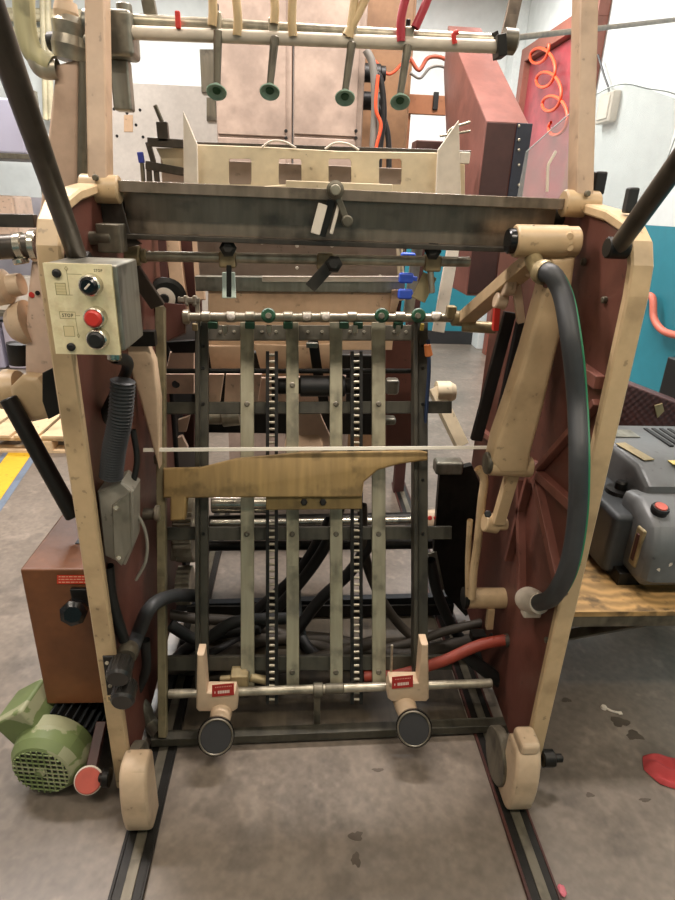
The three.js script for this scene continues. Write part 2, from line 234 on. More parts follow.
// ---- raised guard: tray beam, posts, collars, tilt arms
{
  const z = -1.47, a = Zp(116, 186, z), b = Zp(568, 198, z), xl = a.x, xr = b.x, yt = 1.582;
  const tray = part(M, 'guard_tray', [boxB(xl, xr, yt - .115, yt - .004, z - .062, z - .056, .001)], gun, { label: 'gunmetal tray beam across the top' });
  part(tray, 'tray_lip', [boxB(xl, xr, yt - .024, yt, z - .006, z, .0015), boxB(xl, xr, yt - .006, yt, z - .06, z - .004, .0015)], gun); part(tray, 'tray_flange', boxB(xl, xr, yt - .125, yt - .113, z - .062, z - .02, .002), gunDark);
  for (const [px, py, top] of [[101, 188, 97], [580, 203, 586]]) {
    const q = Zp(px, py, z - .01), e = Zp(top, -40, z - .17);
    part(M, 'guard_post', bar(q, e, .043, .05, UX, .005), postPaint, { label: 'square beige upright post' });
    part(M, 'post_collar', cyl(V(q.x - .042, q.y - .002, q.z), V(q.x + .042, q.y - .002, q.z), .03, .03, 24), beige);
    part(M, 'collar_screw', cyl(V(q.x - .0, q.y + .02, q.z + .025), V(q.x, q.y + .02, q.z + .036), .007, .007, 8), steelDark);
  }
  const bl = Zp(596, 183, -1.5); part(M, 'rubber_stop', box(bl.x + .005, bl.y, bl.z, .028, .05, .03, .005, 2), black);
  const b2 = Xp(630, 203, .69); part(M, 'rubber_stop', box(b2.x, b2.y + .005, b2.z, .022, .05, .022, .005, 2), rubber);
  // dark swing arms that come up towards the front
  for (const [p0, p1, r] of [[[79, 262], [-44, -90], .024], [[617, 248], [692, 143], .024]]) {
    const A = p0[0] < 300 ? Xp(...p0, -.425) : Xp(...p0, .635); const B = Zp(...p1, A.z + (p0[0] < 300 ? .42 : .22));
    part(M, 'swing_arm', tube([A, A.clone().lerp(B, .5), B], r * .75, 4, 20), gunDark, { label: 'dark tubular swing arm' });
    part(M, 'swing_arm_pivot', cyl(A.clone().add(V(-.022, 0, 0)), A.clone().add(V(.022, 0, 0)), .021), blackMetal);
  }
  part(M, 'tray_cheek', zPoly([[76, 212], [86, 194], [118, 188], [130, 234], [142, 244], [118, 250], [84, 244]], z - .03, .006), gunDark, { label: 'dark sheet-metal cheek' });
  // crank on the front of the tray
  const c = Zp(335, 190, z + .01), e = Zp(347, 221, z + .012);
  const cr = part(M, 'tray_crank', [bar(c, e, .014, .01), turn(c, c.clone().add(V(0, 0, .016)), [[0, .02], [.012, .02], [.016, .014]]), turn(e, e.clone().add(V(0, 0, .016)), [[0, .013], [.014, .013], [.016, .01]])], steelDark);
  part(cr, 'crank_boss', cyl(c.clone().add(V(0, 0, .014)), c.clone().add(V(0, 0, .024)), .012), steel);
  for (const [x0, dx] of [[316, 0], [329, 3]]) part(M, 'crank_bracket', bar(Zp(x0 + 7 + dx, 204, z + .004), Zp(x0 - 1 + dx, 234, z + .004), x0 < 320 ? .022 : .008, .012), white, { label: 'pale bracket under the crank' });
  part(M, 'crank_link', bar(Zp(332, 200, z + .002), Zp(321, 236, z + .002), .02, .008), blackMetal);
  // dark cross tube behind the tray that carries it, left end block
  part(M, 'pivot_shaft', cyl(V(XIL, 1.54, -1.60), V(XIR + .012, 1.54, -1.60), .03), blackMetal);
  part(M, 'pivot_block', [box(Zp(112, 238, -1.42).x, Zp(112, 238, -1.42).y, -1.42, .05, .06, .06), cyl(Zp(82, 238, -1.4), Zp(112, 238, -1.4), .014)], steelDark);
}

// ---- clear guard sheet standing beyond the right frame
{
  const pts = [[516, 205], [526, 152], [572, 112], [604, 90], [622, 84], [645, 88], [682, 101], [664, 170], [648, 214]];
  part(M, 'clear_guard', zPoly(pts, -1.85, .004, 0), clearPlastic, { label: 'smudged clear acrylic guard sheet' });
  part(M, 'guard_edge', tube(zt(pts.slice(1, 8), -1.85), .0016, 60, 6), mat('', 0x9aa3a2, .3));
  part(M, 'guard_stay', [bar(Zp(547, 192, -1.84), Zp(548, 165, -1.84), .008, .006), bar(Zp(548, 165, -1.84), Zp(556, 151, -1.84), .008, .006)], white);
  part(M, 'guard_bracket', bar(Zp(560, 215, -1.84), Zp(640, 232, -1.84), .03, .02, UY), steelDark);
}

// ---- rod with three clamps under the tray
{
  const a = Zp(138, 256, -1.55), b = Zp(470, 262, -1.55);
  part(M, 'clamp_rod', cyl(a, b, .0125), steel);
  part(M, 'rod_socket', [cyl(Zp(126, 255, -1.55), Zp(141, 256, -1.55), .024), cyl(Zp(141, 256, -1.55), Zp(147, 256, -1.55), .017)], oldBrass);
  part(M, 'rod_arm', bar(Zp(128, 262, -1.55), Zp(158, 306, -1.6), .04, .012), gunDark);
  const clamp = (px, py, kx, ky) => { const c = Zp(px, py, -1.55), q = part(M, 'rod_clamp', box(c.x, c.y, c.z, .042, .04, .042, .006, 2), clampTan); part(q, 'clamp_knob', [turn(Zp(kx, ky, -1.535), Zp(kx, ky - 4, -1.48), [[0, .01], [.012, .02], [.03, .021], [.036, .012]], 6)], blackMetal); return q; };
  const c1 = clamp(228, 259, 228, 250); part(c1, 'gauge_plate', lPoly([[222, 272], [235, 272], [236, 298], [222, 298]], .3, .004), mat('', 0xb9c9bb, .35)); part(c1, 'gauge_stem', bar(Zp(229, 265, -1.53), Zp(229, 297, -1.53), .012, .01), blackMetal);
  const c2 = clamp(325, 261, 334, 266); part(c2, 'sheet_finger', bar(Zp(333, 262, -1.53), Zp(310, 288, -1.53), .03, .006), gunDark);
  const c3 = clamp(432, 263, 433, 253); part(c3, 'finger_stem', cyl(Zp(430, 266, -1.54), Zp(432, 293, -1.54), .008), steel); part(c3, 'sheet_finger', bar(Zp(430, 275, -1.56), Zp(418, 300, -1.56), .04, .004), oldBrass);
}

// ---- suction head: column, joints, two tubes, sucker tubes with cups, hoses
{
  const z = -1.68;
  const col = part(M, 'suction_column', plate([[36, 236], [55, 64], [79, 58], [79, 190], [76, 240]].map(([x, y]) => Zp(x, y, z)), UZ, .09, [], .012).translate(0, 0, -.09), columnPaint, { label: 'pale beige suction arm column' });
  part(col, 'column_rod', cyl(Zp(82, 200, z), Zp(84, 62, z), .012), steelDark); part(col, 'column_tube', cyl(Zp(86, 200, z - .04), Zp(89, 90, z - .04), .012), beigePale);
  part(M, 'column_head', [turn(Zp(72, 62, z - .03), Zp(73, 34, z - .03), [[0, .042], [.03, .048], [.05, .044], [.075, .048], [.09, .036]]), cyl(Zp(58, 42, z - .03), Zp(92, 42, z - .03), .03)], steel);
  part(M, 'head_knob', cyl(Zp(48, 42, z - .03), Zp(58, 42, z - .03), .02, .022, 10), black);
  const j = Zp(118, 36, z - .02); part(M, 'joint_block', [box(j.x, j.y, j.z, .085, .095, .08, .012, 2), box(j.x - .005, j.y - .1, j.z - .02, .045, .11, .04, .006), cyl(V(j.x - .075, j.y + .02, j.z), V(j.x + .02, j.y + .02, j.z), .03), cyl(V(j.x + .02, j.y + .04, j.z), V(j.x + .02, j.y + .065, j.z), .018)], greyAlu, { label: 'silvery clamp block' });
  const A0 = Zp(118, 32, z), A1 = Zp(503, 47, z), B0 = Zp(110, 20, z - .02), B1 = Zp(507, 42, z - .02);
  part(M, 'suction_bar', cyl(A0, A1, .0145), whitePlastic, { label: 'pale lower suction tube' }); part(M, 'suction_bar', cyl(B0, B1, .0155), steel, { label: 'steel upper suction tube' });
  part(M, 'bar_end_clamp', [bar(Zp(499, 36, z), Zp(500, 58, z), .022, .05), bar(Zp(492, 34, z - .03), Zp(496, 50, z - .03), .016, .05)], blackMetal); part(M, 'bar_end_cap', turn(Zp(503, 41, z - .02), Zp(514, 42, z - .02), [[0, .028], [.03, .028], [.036, .018]]), steelDark);
  part(M, 'support_arm', bar(Zp(506, 42, z - .03), Zp(520, -20, z - .1), .032, .014), gun); 
  for (const [x0, y0, x1, y1] of [[218, 30, 217, 86], [275, 36, 270, 86], [352, 42, 345, 92], [408, 45, 400, 96]]) {
    const s = part(M, 'sucker_tube', cyl(Zp(x0, y0, z + .01), Zp(x1, y1, z + .02), .0105, .0085), steelDark);
    const c = Zp(x1, y1, z + .02), dn = V(-.02, -.8, .6).normalize(), d = c.clone().add(dn);
    part(s, 'suction_cup', turn(c, d, [[0, .010], [.006, .013], [.012, .02], [.017, .0245], [.02, .0235], [.016, .019], [.013, .012]], 24), cupGreen, { label: 'green rubber suction cup' }); part(s, 'cup_centre', turn(c.clone().addScaledVector(dn, .008), c.clone().addScaledVector(dn, .0165), [[0, .012], [.0085, .009]], 14), greenWheel);
    const k = Zp(x0 - 1, y0 - 6, z - .02); part(s, 'tube_clamp', box(k.x, k.y, k.z + .005, .026, .042, .045, .006, 2), steel); part(s, 'clamp_screw', cyl(k, k.clone().add(V(0, .04, 0)), .006, .006, 6), blackMetal);
  }
  for (const [l, m] of [[[[237, 36], [238, 20], [235, -12]], 0], [[[293, 37], [292, 20], [293, -12]], 0], [[[349, 38], [352, 18], [356, -12]], 0], [[[346, 36], [360, 10], [370, -12]], 0], [[[401, 42], [401, 20], [408, -12]], 1], [[[415, 28], [424, 8], [432, -12]], 1], [[[212, 26], [213, 10], [212, -12]], 0], [[[274, 24], [275, 8], [273, -12]], 0]]) part(M, 'suction_hose', tube(zt(l, z + .012), .0105, 16, 10), m ? redRubber : rubberCream, { label: m ? 'red rubber suction hose' : 'cream rubber suction hose' });
  part(M, 'air_hose', tube(zt([[24, -20], [24, 10], [28, 40], [36, 56], [52, 66]], z), .024, 40, 14), mat('', 0xc9c5a2, .5, 0, { map: metalTex }), { label: 'braided pale green air hose' });
  part(M, 'hose_elbow', tube(zt([[35, 56], [42, 68], [58, 69]], z), .022, 20, 14), steel);
  part(M, 'pipe_elbow', [tube(zt([[66, -20], [66, 12], [70, 26], [80, 29], [120, 30]], z - .02), .016, 40, 14), turn(Zp(66, 2, z - .02), Zp(66, 18, z - .02), [[0, .024], [.02, .028], [.045, .024]])], beigePale);
  part(M, 'red_tap', [box(Zp(178, 20, z + .015).x, Zp(178, 20, z + .015).y, z + .015, .012, .035, .012), ], red); part(M, 'red_tap', [tube(zt([[455, 44], [454, 34], [458, 32]], z + .015), .006, 8, 8)], red);
  part(M, 'adjuster_bracket', bar(Zp(148, 0, z - .03), Zp(153, 26, z - .03), .03, .02), steelDark);
}

// ---- cream plate with four windows behind the tray
{
  const z = -1.85, w = []; for (const x of [229, 279, 329, 379.5]) { const h = []; const x0 = x + 0, a = [[x0, 158], [x0 + 21, 158], [x0 + 23, 161], [x0 + 23, 181], [x0 + 22, 185], [x0, 185], [x0 - 1, 182], [x0 - 1, 161]]; for (const [q, y] of a) h.push(Zp(q, y, z)); w.push(h); }
  const p = part(M, 'window_plate', plate([[186, 200], [186, 144], [268, 147], [340, 151], [465, 153], [465, 200]].map(([x, y]) => Zp(x, y, z)), UZ, .012, w).translate(0, 0, -.012), cream, { label: 'cream steel plate with four cut-outs' });
  part(M, 'dark_backing_sheet', boxB(-.42, .36, 1.50, 1.66, -2.02, -2.0, .002), taupe, { label: 'added dull brown sheet darkening the plate openings' });  // added sheet, its brown stands in for the dimness behind the cut-outs
  part(p, 'top_rail', bar(Zp(150, 143, z - .02), Zp(470, 153, z - .02), .012, .02, UY), gunDark);
  for (const [l] of [[[[183, 111], [188, 122], [197, 144], [198, 196], [184, 196]]], [[[459, 120], [461, 196], [436, 196], [438, 150]]]]) part(p, 'end_plate', zPoly(l, z + .04, .012), white);
  for (const [x, y] of [[262, 147], [325, 149]]) part(p, 'wire_clip', tube(zt([[x, y], [x + 10, y - 6], [x + 23, y - 5], [x + 34, y + 1]], z + .01), .003, 16, 6), white);
  part(p, 'slide_bar', [bar(Zp(286, 186, z + .06), Zp(392, 190, z + .06), .028, .02, UY), bar(Zp(250, 189, z + .06), Zp(300, 186, z + .06), .01, .01, UY)], cream);
  part(M, 'feed_bracket', [bar(Zp(148, 142, z), Zp(184, 144, z), .022, .02, UY), bar(Zp(164, 142, z), Zp(162, 122, z), .03, .02), bar(Zp(148, 142, z), Zp(154, 164, z), .014, .014), bar(Zp(146, 165, z), Zp(184, 172, z), .022, .02, UY), bar(Zp(149, 168, z), Zp(150, 190, z), .014, .014), bar(Zp(156, 168, z), Zp(158, 190, z), .014, .014)], gunDark);
  part(M, 'bracket_plate', zPoly([[156, 148], [186, 148], [186, 174], [164, 166]], z - .02, .006), cream);
  part(M, 'blue_handle', [bar(Zp(140, 152, z), Zp(142, 163, z), .016, .012)], mat('', 0x33409a, .45)); part(M, 'handle_rod', cyl(Zp(142, 163, z), Zp(144, 190, z), .006), steelDark);
  part(M, 'pointed_rod', cyl(Zp(155, 105, z), Zp(162, 122, z), .006), steelDark);
  const g = Zp(464, 158, z + .03); part(p, 'plate_lug', box(g.x, g.y, g.z, .03, .03, .02), white);
}

// ---- slatted ladder leaning back
{
  const ladder = part(M, 'ladder_plate', [lPoly([[155, 306], [164, 306], [166, 738], [158, 738]], .05, .03)], S(0xa49b80, .5, .4), { label: 'worn upright guide plate' });
  for (const [x, w] of [[247, 13.5], [292.3, 12.6], [336, 12.6], [378.6, 13.6]]) {
    const s = part(M, 'ladder_slat', lPoly([[x - w / 2, 322], [x + w / 2, 322], [x + w / 2 + .5, 686], [x - w / 2 + .5, 686]], 0, .012), slat, { label: 'steel ladder slat' });
    for (const y of [x < 300 && x > 260 ? 385 : 404, 534, 672]) { const c = Lp(x, y, 0); part(s, 'bolt', turn(c, c.clone().addScaledVector(LN, .006), [[0, .0085], [.004, .0085], [.006, .006]], 10), steelDark); }
  }
  for (const [x0, x1, y1] of [[195, 208, 690], [414, 428, 690]]) {
    const r = part(M, 'ladder_channel', [lPoly([[x0, 322], [x0 + 4, 322], [x0 + 4, y1], [x0, y1]], .03, .05), lPoly([[x0 + 4, 322], [x1, 322], [x1, y1], [x0 + 4, y1]], 0, .02)], slatDark, { label: 'dark channel rail' });
    for (const y of [346, 368, 404, 480, 534]) { const c = Lp(x1 - 5, y, 0); part(r, 'bolt', turn(c, c.clone().addScaledVector(LN, .005), [[0, .006], [.005, .004]], 8), blackMetal); }
  }
  for (const [y, h] of [[408, 12], [534, 13], [664, 14]]) part(M, 'ladder_rung', lPoly([[166, y - h / 2], [452, y - h / 2 - 1], [452, y + h / 2 - 1], [166, y + h / 2]], -.02, .02), slatDark);
  part(M, 'ladder_rod', cyl(Lp(166, 371, -.03), Lp(424, 371, -.03), .008), blackMetal);
  // roller shaft along the top
  const sh = part(M, 'roller_shaft', cyl(Lp(186, 317, .02), Lp(470, 318, .02), .0135, .0135, 20), steel);
  for (const x of [206, 231, 250, 288, 307, 325, 352, 400, 436, 450]) part(sh, 'shaft_collar', cyl(Lp(x - 5, 317, .02), Lp(x + 5, 317, .02), .0165), steel);
  for (const x of [231, 307, 326, 436]) { const c = Lp(x, 317, .036); part(sh, 'collar_screw', [turn(c, c.clone().addScaledVector(LN, .008), [[0, .012], [.006, .012], [.008, .006]], 16)], white); }
  for (const x of [268.5, 381.5, 418]) { const c = Lp(x, 316, .03); const w = part(sh, 'green_wheel', turn(c, c.clone().addScaledVector(LN, .014), [[0, .02], [.003, .0225], [.011, .0225], [.014, .018]], 24), greenWheel, { label: 'small green wheel' }); }
  for (const x of [268.5, 381.5, 418]) { const c = Lp(x, 316, .044); part(sh, 'wheel_hub', turn(c, c.clone().addScaledVector(LN, .005), [[0, .01], [.005, .008]], 16), steel); }
  for (const x of [213, 250, 288, 344, 358, 398]) { const c = Lp(x, 325, .02); part(sh, 'shaft_foot', box(c.x, c.y, c.z, .03, .022, .02, .004), greenWheel); }
  for (const x of [225, 269, 355, 398]) { const c = Lp(x, 329, .02); part(sh, 'air_nozzle', [box(c.x, c.y, c.z, .016, .024, .014, .002), cyl(c, c.clone().addScaledVector(LU, -.02), .004)], steel); }
  part(M, 'shaft_end_link', [cyl(Lp(183, 317, .02), Lp(190, 317, .02), .022), bar(Lp(178, 300, .0), Lp(200, 301, .0), .016, .016, LU), cyl(Lp(186, 296, 0), Lp(186, 306, 0), .009), cyl(Lp(195, 296, 0), Lp(195, 306, 0), .009), bar(Lp(197, 300, 0), Lp(199, 326, 0), .014, .014)], steel);
  part(M, 'yellow_lug', box(...Lp(195, 327, .035).toArray(), .016, .022, .012, .003), oldBrass); part(M, 'yellow_lug', box(...Lp(422, 327, .035).toArray(), .012, .022, .012, .003), mat('', 0xc9b04a, .5));
  const carrier = part(M, 'shaft_carrier', lPoly([[200, 325], [420, 325], [420, 340], [200, 340]], -.014, .014), steelDark, { label: 'steel carrier bar behind the slat tops' });
  for (const x of [220, 234, 262, 276, 308, 322, 350, 364, 394, 406]) { const c = Lp(x, 332, -.014); part(carrier, 'carrier_screw', turn(c, c.clone().addScaledVector(LN, .005), [[0, .006], [.005, .004]], 8), steel); }
  // carriage
  const car = part(M, 'carriage', [lPoly([[163, 468], [200, 467], [236, 458], [300, 452], [420, 450], [428, 452], [428, 460], [400, 464], [378, 470], [364, 482], [362, 497], [186, 498], [184, 520], [170, 521], [170, 498], [163, 498]], .075, .05, .006)], brass, { label: 'brass-coloured cast carriage' });
  part(car, 'carriage_block', lPoly([[266, 497], [362, 495], [362, 509], [266, 510]], .06, .035), S(0x8f7a50, .5, .4));
  for (const x of [304, 323]) { const c = Lp(x, 502, .06); part(car, 'bolt', turn(c, c.clone().addScaledVector(LN, .008), [[0, .011], [.006, .011], [.008, .008]], 6), blackMetal); }
  part(car, 'white_strip', lPoly([[143, 448], [507, 445.6], [507, 449], [143, 452]], .11, .006, .0008), mat('', 0xf0ead8, .4), { label: 'thin off-white strip' });
  part(M, 'guide_nut', [box(...Lp(157.5, 459, .065).toArray(), .018, .028, .02)], steelDark); part(M, 'guide_roller', cyl(Lp(155, 513, .06), Lp(160, 513, .06), .024), steel); part(M, 'guide_stub', cyl(Lp(134, 514, .05), Lp(155, 514, .05), .017), steelDark);
  // chains
  for (const x of [272, 356.5]) {
    const y0 = 352, y1 = 706, sp = [], ro = [];
    for (const s of [-4.4, 4.4]) for (let y = y0; y < y1 - 6.8; y += 6.75) sp.push(bar(Lp(x + s, y - .5, .008), Lp(x + s, y + 7.2, .008), .0105, .015, UX, .001));
    for (let y = y0 + 3; y < y1; y += 6.75) ro.push(cyl(Lp(x - 3, y, .011), Lp(x + 3, y, .011), .0046, .0046, 8));
    const ch = part(M, 'chain', sp, blackMetal, { label: 'roller chain' }); part(ch, 'chain_rollers', ro, steel);
  }
  // chain sprockets and their shaft
  const sprocket = (c) => { const pts = []; for (let i = 0; i < 28; i++) { const t = i / 28 * Math.PI * 2, r = i % 2 ? .05 : .042; pts.push(V(c.x, c.y + Math.cos(t) * r, c.z + Math.sin(t) * r)); } return plate(pts, UX, .012); };
  for (const x of [272, 356.5]) part(M, 'sprocket', sprocket(Lp(x, 385, -.05)), blackMetal);
  part(M, 'sprocket_shaft', cyl(Lp(276, 386, -.05), Lp(358, 386, -.05), .026), blackMetal);
  part(M, 'sprocket_shaft', cyl(Lp(300, 386, -.04), Lp(345, 386, -.04), .034), black);
}

// ---- bottom shaft, hand knobs, floor cross bars
{
  const z = -1.40, a = Zp(168, 694, z), b = Zp(492, 683, z);
  const sh = part(M, 'bottom_shaft', cyl(a, b, .0135), steel);
  part(sh, 'shaft_collar', cyl(Zp(313, 690, z), Zp(323, 690, z), .022), steelDark); part(sh, 'shaft_collar', cyl(Zp(325, 689, z), Zp(344, 688, z), .0165), steelDark);
  part(M, 'shaft_stand', [bar(Zp(317, 694, z), Zp(317, 728, z), .02, .02)], steelDark);
  part(M, 'floor_bar', bar(Yp(152, 739, .03), Yp(512, 724, .03), .03, .035, UY), slatDark); part(M, 'added_shade_sheet', boxB(-.35, .565, .004, .016, -2.02, -1.38, .003), mat('', 0x5c544a, .5, 0, { map: metalTex }), { label: 'added dark sheet for the shade under the ladder' });  // added dark sheet on the floor, stands in for shade under the ladder
  part(M, 'floor_bar', bar(V(XIL + .02, .05, -1.95), V(XIR - .02, .05, -1.95), .05, .05, UY), blackMetal);
  part(M, 'cross_bar', bar(Zp(168, 606, -1.95), Zp(520, 596, -1.95), .035, .03, UY), S(0x30363f, .5, .4));
  function handKnob(s, cx, up, lab, n0, kn) {
    const q = part(M, 'hand_knob_bracket', [plate([[cx, up], [cx + s * 7, up], [cx + s * 10, up + 38], [cx + s * 38, up + 38], [cx + s * 40, up + 44], [cx + s * 40, up + 54], [cx + s * 36, up + 57], [cx + s * 2, up + 57], [cx - s * 1, up + 54]].map(([x, y]) => Zp(x, y, z + .03)).sort(() => 0), UZ, .05, [], .006).translate(0, 0, -.03), turn(Zp(n0[0], n0[1], z + .01), Zp(kn[0], kn[1], z + .12), [[0, .03], [.04, .033], [.07, .03], [.1, .028]])], beigePale, { label: 'pale cast bracket' });
    const l = lab.map(([x, y]) => Zp(x, y, z + .054)); printed(q, 'warning_label', l, labelMat, 'small red label with pale lettering');
    const k = Zp(kn[0], kn[1], z + .14), n = EYE.clone().sub(k).normalize().add(V(0, -.15, .1)).normalize();
    const kb = part(q, 'hand_knob', turn(k.clone().addScaledVector(n, -.04), k, [[0, .045], [.012, .053], [.032, .053], [.04, .047], [.036, .041]], 32), blackGloss, { label: 'round black glossy hand knob' });
    part(kb, 'knob_rim', turn(k.clone().addScaledVector(n, -.004), k.clone().addScaledVector(n, .002), [[0, .05], [.004, .049], [.006, .0465], [.004, .044]], 32, true), steelDark);
    part(kb, 'knob_face', turn(k.clone().addScaledVector(n, -.006), k.clone().addScaledVector(n, -.002), [[0, .043], [.004, .043]], 32), mat('', 0x1c1b1a, .65, 0));
  }
  const labelMat = mat('', 0xffffff, .5, 0, { map: printTex(128, 64, (g, w, h) => { g.fillStyle = '#b4302a'; g.fillRect(0, 0, w, h); g.fillStyle = '#e9b7a4'; for (let i = 0; i < 10; i++) g.fillRect(18 + i * 10, 12, 6, 5); g.fillStyle = '#f4e0d2'; for (let i = 0; i < 7; i++) g.fillRect(34 + i * 10, 34, 8, 16); g.fillRect(14, 36, 6, 12); }) });
  handKnob(1, 198, 650, [[212, 685], [234, 683], [234, 695], [212, 697]], [224, 700], [216, 737]);
  handKnob(-1, 427, 640, [[392, 677], [413, 675], [413, 687], [392, 689]], [401, 694], [414, 729]);
  part(M, 'brass_valve', [box(...Zp(240, 677, -1.44).toArray(), .055, .05, .05, .006), cyl(Zp(220, 679, -1.44), Zp(232, 678, -1.44), .01), cyl(Zp(250, 677, -1.44), Zp(268, 681, -1.44), .014)], oldBrass, { label: 'brass valve body' });
  part(M, 'thin_lever', cyl(Zp(392, 645, z), Zp(391, 674, z), .004), steel);
}

// ---- right-hand linkage
{
  const o = .38, Q = (px, py, off) => Zp(px, py, -1.40 + (off - .38));
  const c0 = Q(514, 241, o), c1 = Q(566, 242, o);
  const top = part(M, 'pivot_housing', [cyl(c0, c1, .036, .036, 28)], beige, { label: 'beige cylindrical pivot housing' });
  part(top, 'grease_nipple', cyl(Q(533, 229, o + .01), Q(533, 225, o + .01), .004), steel);
  part(top, 'end_ring', [cyl(Q(507, 241, o), Q(515, 241, o), .028, .028, 24)], blackGloss);
  part(top, 'end_clamp', [cyl(Q(565, 242, o), Q(577, 242, o), .034, .034, 24), ...[236, 242, 248].map(y => cyl(Q(570, y, o + .03), Q(570, y, o + .036), .008, .008, 8))], beige);
  const arm = part(M, 'main_arm', zPoly([[551, 258], [577, 256], [571, 300], [558, 350], [545, 405], [532, 452], [529, 474], [500, 474], [492, 462], [497, 440], [511, 400], [527, 350], [544, 290]], -1.38, .07, .012), beige, { label: 'beige cast main arm' });
  part(arm, 'arm_boss', [cyl(Q(489, 465, o - .01), Q(531, 467, o - .01), .028)], beige); part(arm, 'boss_face', cyl(Q(485, 463, o - .01), Q(490, 463, o - .01), .03), steelDark);
  part(arm, 'arm_bolt', cyl(Q(546, 285, o + .02), Q(546, 285, o + .028), .007), maroonDark);
  part(M, 'feed_arm', [bar(Q(536, 258, o - .1), Lp(466, 318, .04), .05, .035, LU.clone().cross(LN))], beige, { label: 'long beige feed arm' });
  part(M, 'feed_link', [cyl(Q(503, 285, .18), Q(514, 285, .18), .028), cyl(Q(495, 300, .16), Q(506, 302, .16), .022), bar(Q(516, 284, .19), Q(521, 322, .16), .022, .018), cyl(Q(530, 270, .22), Q(536, 262, .24), .03)], beigePale);
  part(M, 'shaft_joint', [cyl(Lp(452, 318, .03), Lp(470, 319, .03), .024), cyl(Lp(462, 326, .03), Lp(496, 328, .06), .018), box(...Lp(451, 312, .04).toArray(), .03, .04, .03, .006)], oldBrass);
  part(M, 'red_clamp', [bar(Q(497, 305, .16), Q(495, 330, .15), .016, .02)], red);
  part(M, 'black_rod', [bar(Q(520, 322, .12), Q(488, 470, .12), .02, .02), bar(Q(510, 312, .08), Q(476, 440, .08), .035, .02)], black);
  part(M, 'lower_link', [bar(Q(512, 474, o - .02), Q(498, 522, o - .04), .032, .03), cyl(Q(484, 522, o - .06), Q(498, 524, o - .06), .028), cyl(Q(497, 524, o - .05), Q(507, 524, o - .05), .018)], beige);
  part(M, 'link_bolt', [cyl(Q(488, 514, o - .03), Q(488, 514, o - .015), .011, .011, 6)], black);
  part(M, 'pull_lever', [tube(zt([[478, 468], [484, 478], [482, 500], [478, 540], [474, 570], [472, 598]], -1.5), .0125, 40, 10), tube(zt([[470, 520], [468, 560], [468, 598]], -1.52), .009, 20, 8)], beige, { label: 'thin bent beige lever' });
  const lp = part(M, 'lower_pivot', [cyl(Q(467, 598, .24), Q(512, 598, .24), .033, .033, 28), bar(Q(491, 608, .26), Q(489, 628, .26), .022, .02)], beige, { label: 'beige lower pivot cylinder' });
  part(lp, 'pivot_flange', cyl(Q(512, 597, .24), Q(520, 597, .24), .042), maroonDark); part(lp, 'pivot_cap', cyl(Q(463, 598, .24), Q(467, 598, .24), .036), blackMetal);
  part(M, 'shaft_block', [box(...Q(478, 636, .2).toArray(), .05, .03, .04), cyl(Q(490, 636, .2), Q(520, 636, .2), .01)], blackMetal);
  // big hose with its fittings
  const hp = [[541, 272], [551, 274], [561, 290], [571, 340], [577, 400], [579, 460], [577, 520], [568, 568], [553, 596], [538, 603]], zz = [-1.42, -1.39, -1.34, -1.27, -1.2, -1.13, -1.12, -1.12, -1.16, -1.25];
  const pts = hp.map(([x, y], i) => Zp(x, y, zz[i] + (i < 2 ? .08 : i < 4 ? .05 : 0)));
  const hose = part(M, 'large_hose', tube(pts, .0215, 90, 18), rubberGrey, { label: 'thick dark grey hose' });
  part(hose, 'hose_stripe', tube(pts.map((p, i) => p.clone().add(V(.0145, .004, .0145))), .0035, 90, 6), greenStripe, { label: 'thin green stripe' });
  part(hose, 'hose_elbow', [tube([Zp(533, 258, -1.39), Zp(536, 266, -1.37), Zp(543, 272, -1.345)], .02, 10, 14), turn(Zp(540, 271, -1.345), Zp(548, 274, -1.32), [[0, .026], [.012, .028], [.02, .026]])], oldBrass);
  part(hose, 'hose_fitting', [turn(Zp(526, 599, -1.33), Zp(541, 604, -1.235), [[0, .032], [.02, .036], [.05, .034], [.08, .03], [.1, .027]], 24), box(...Zp(531, 612, -1.29).toArray(), .05, .022, .03, .005)], whitePlastic, { label: 'off-white plastic hose fitting' });
}

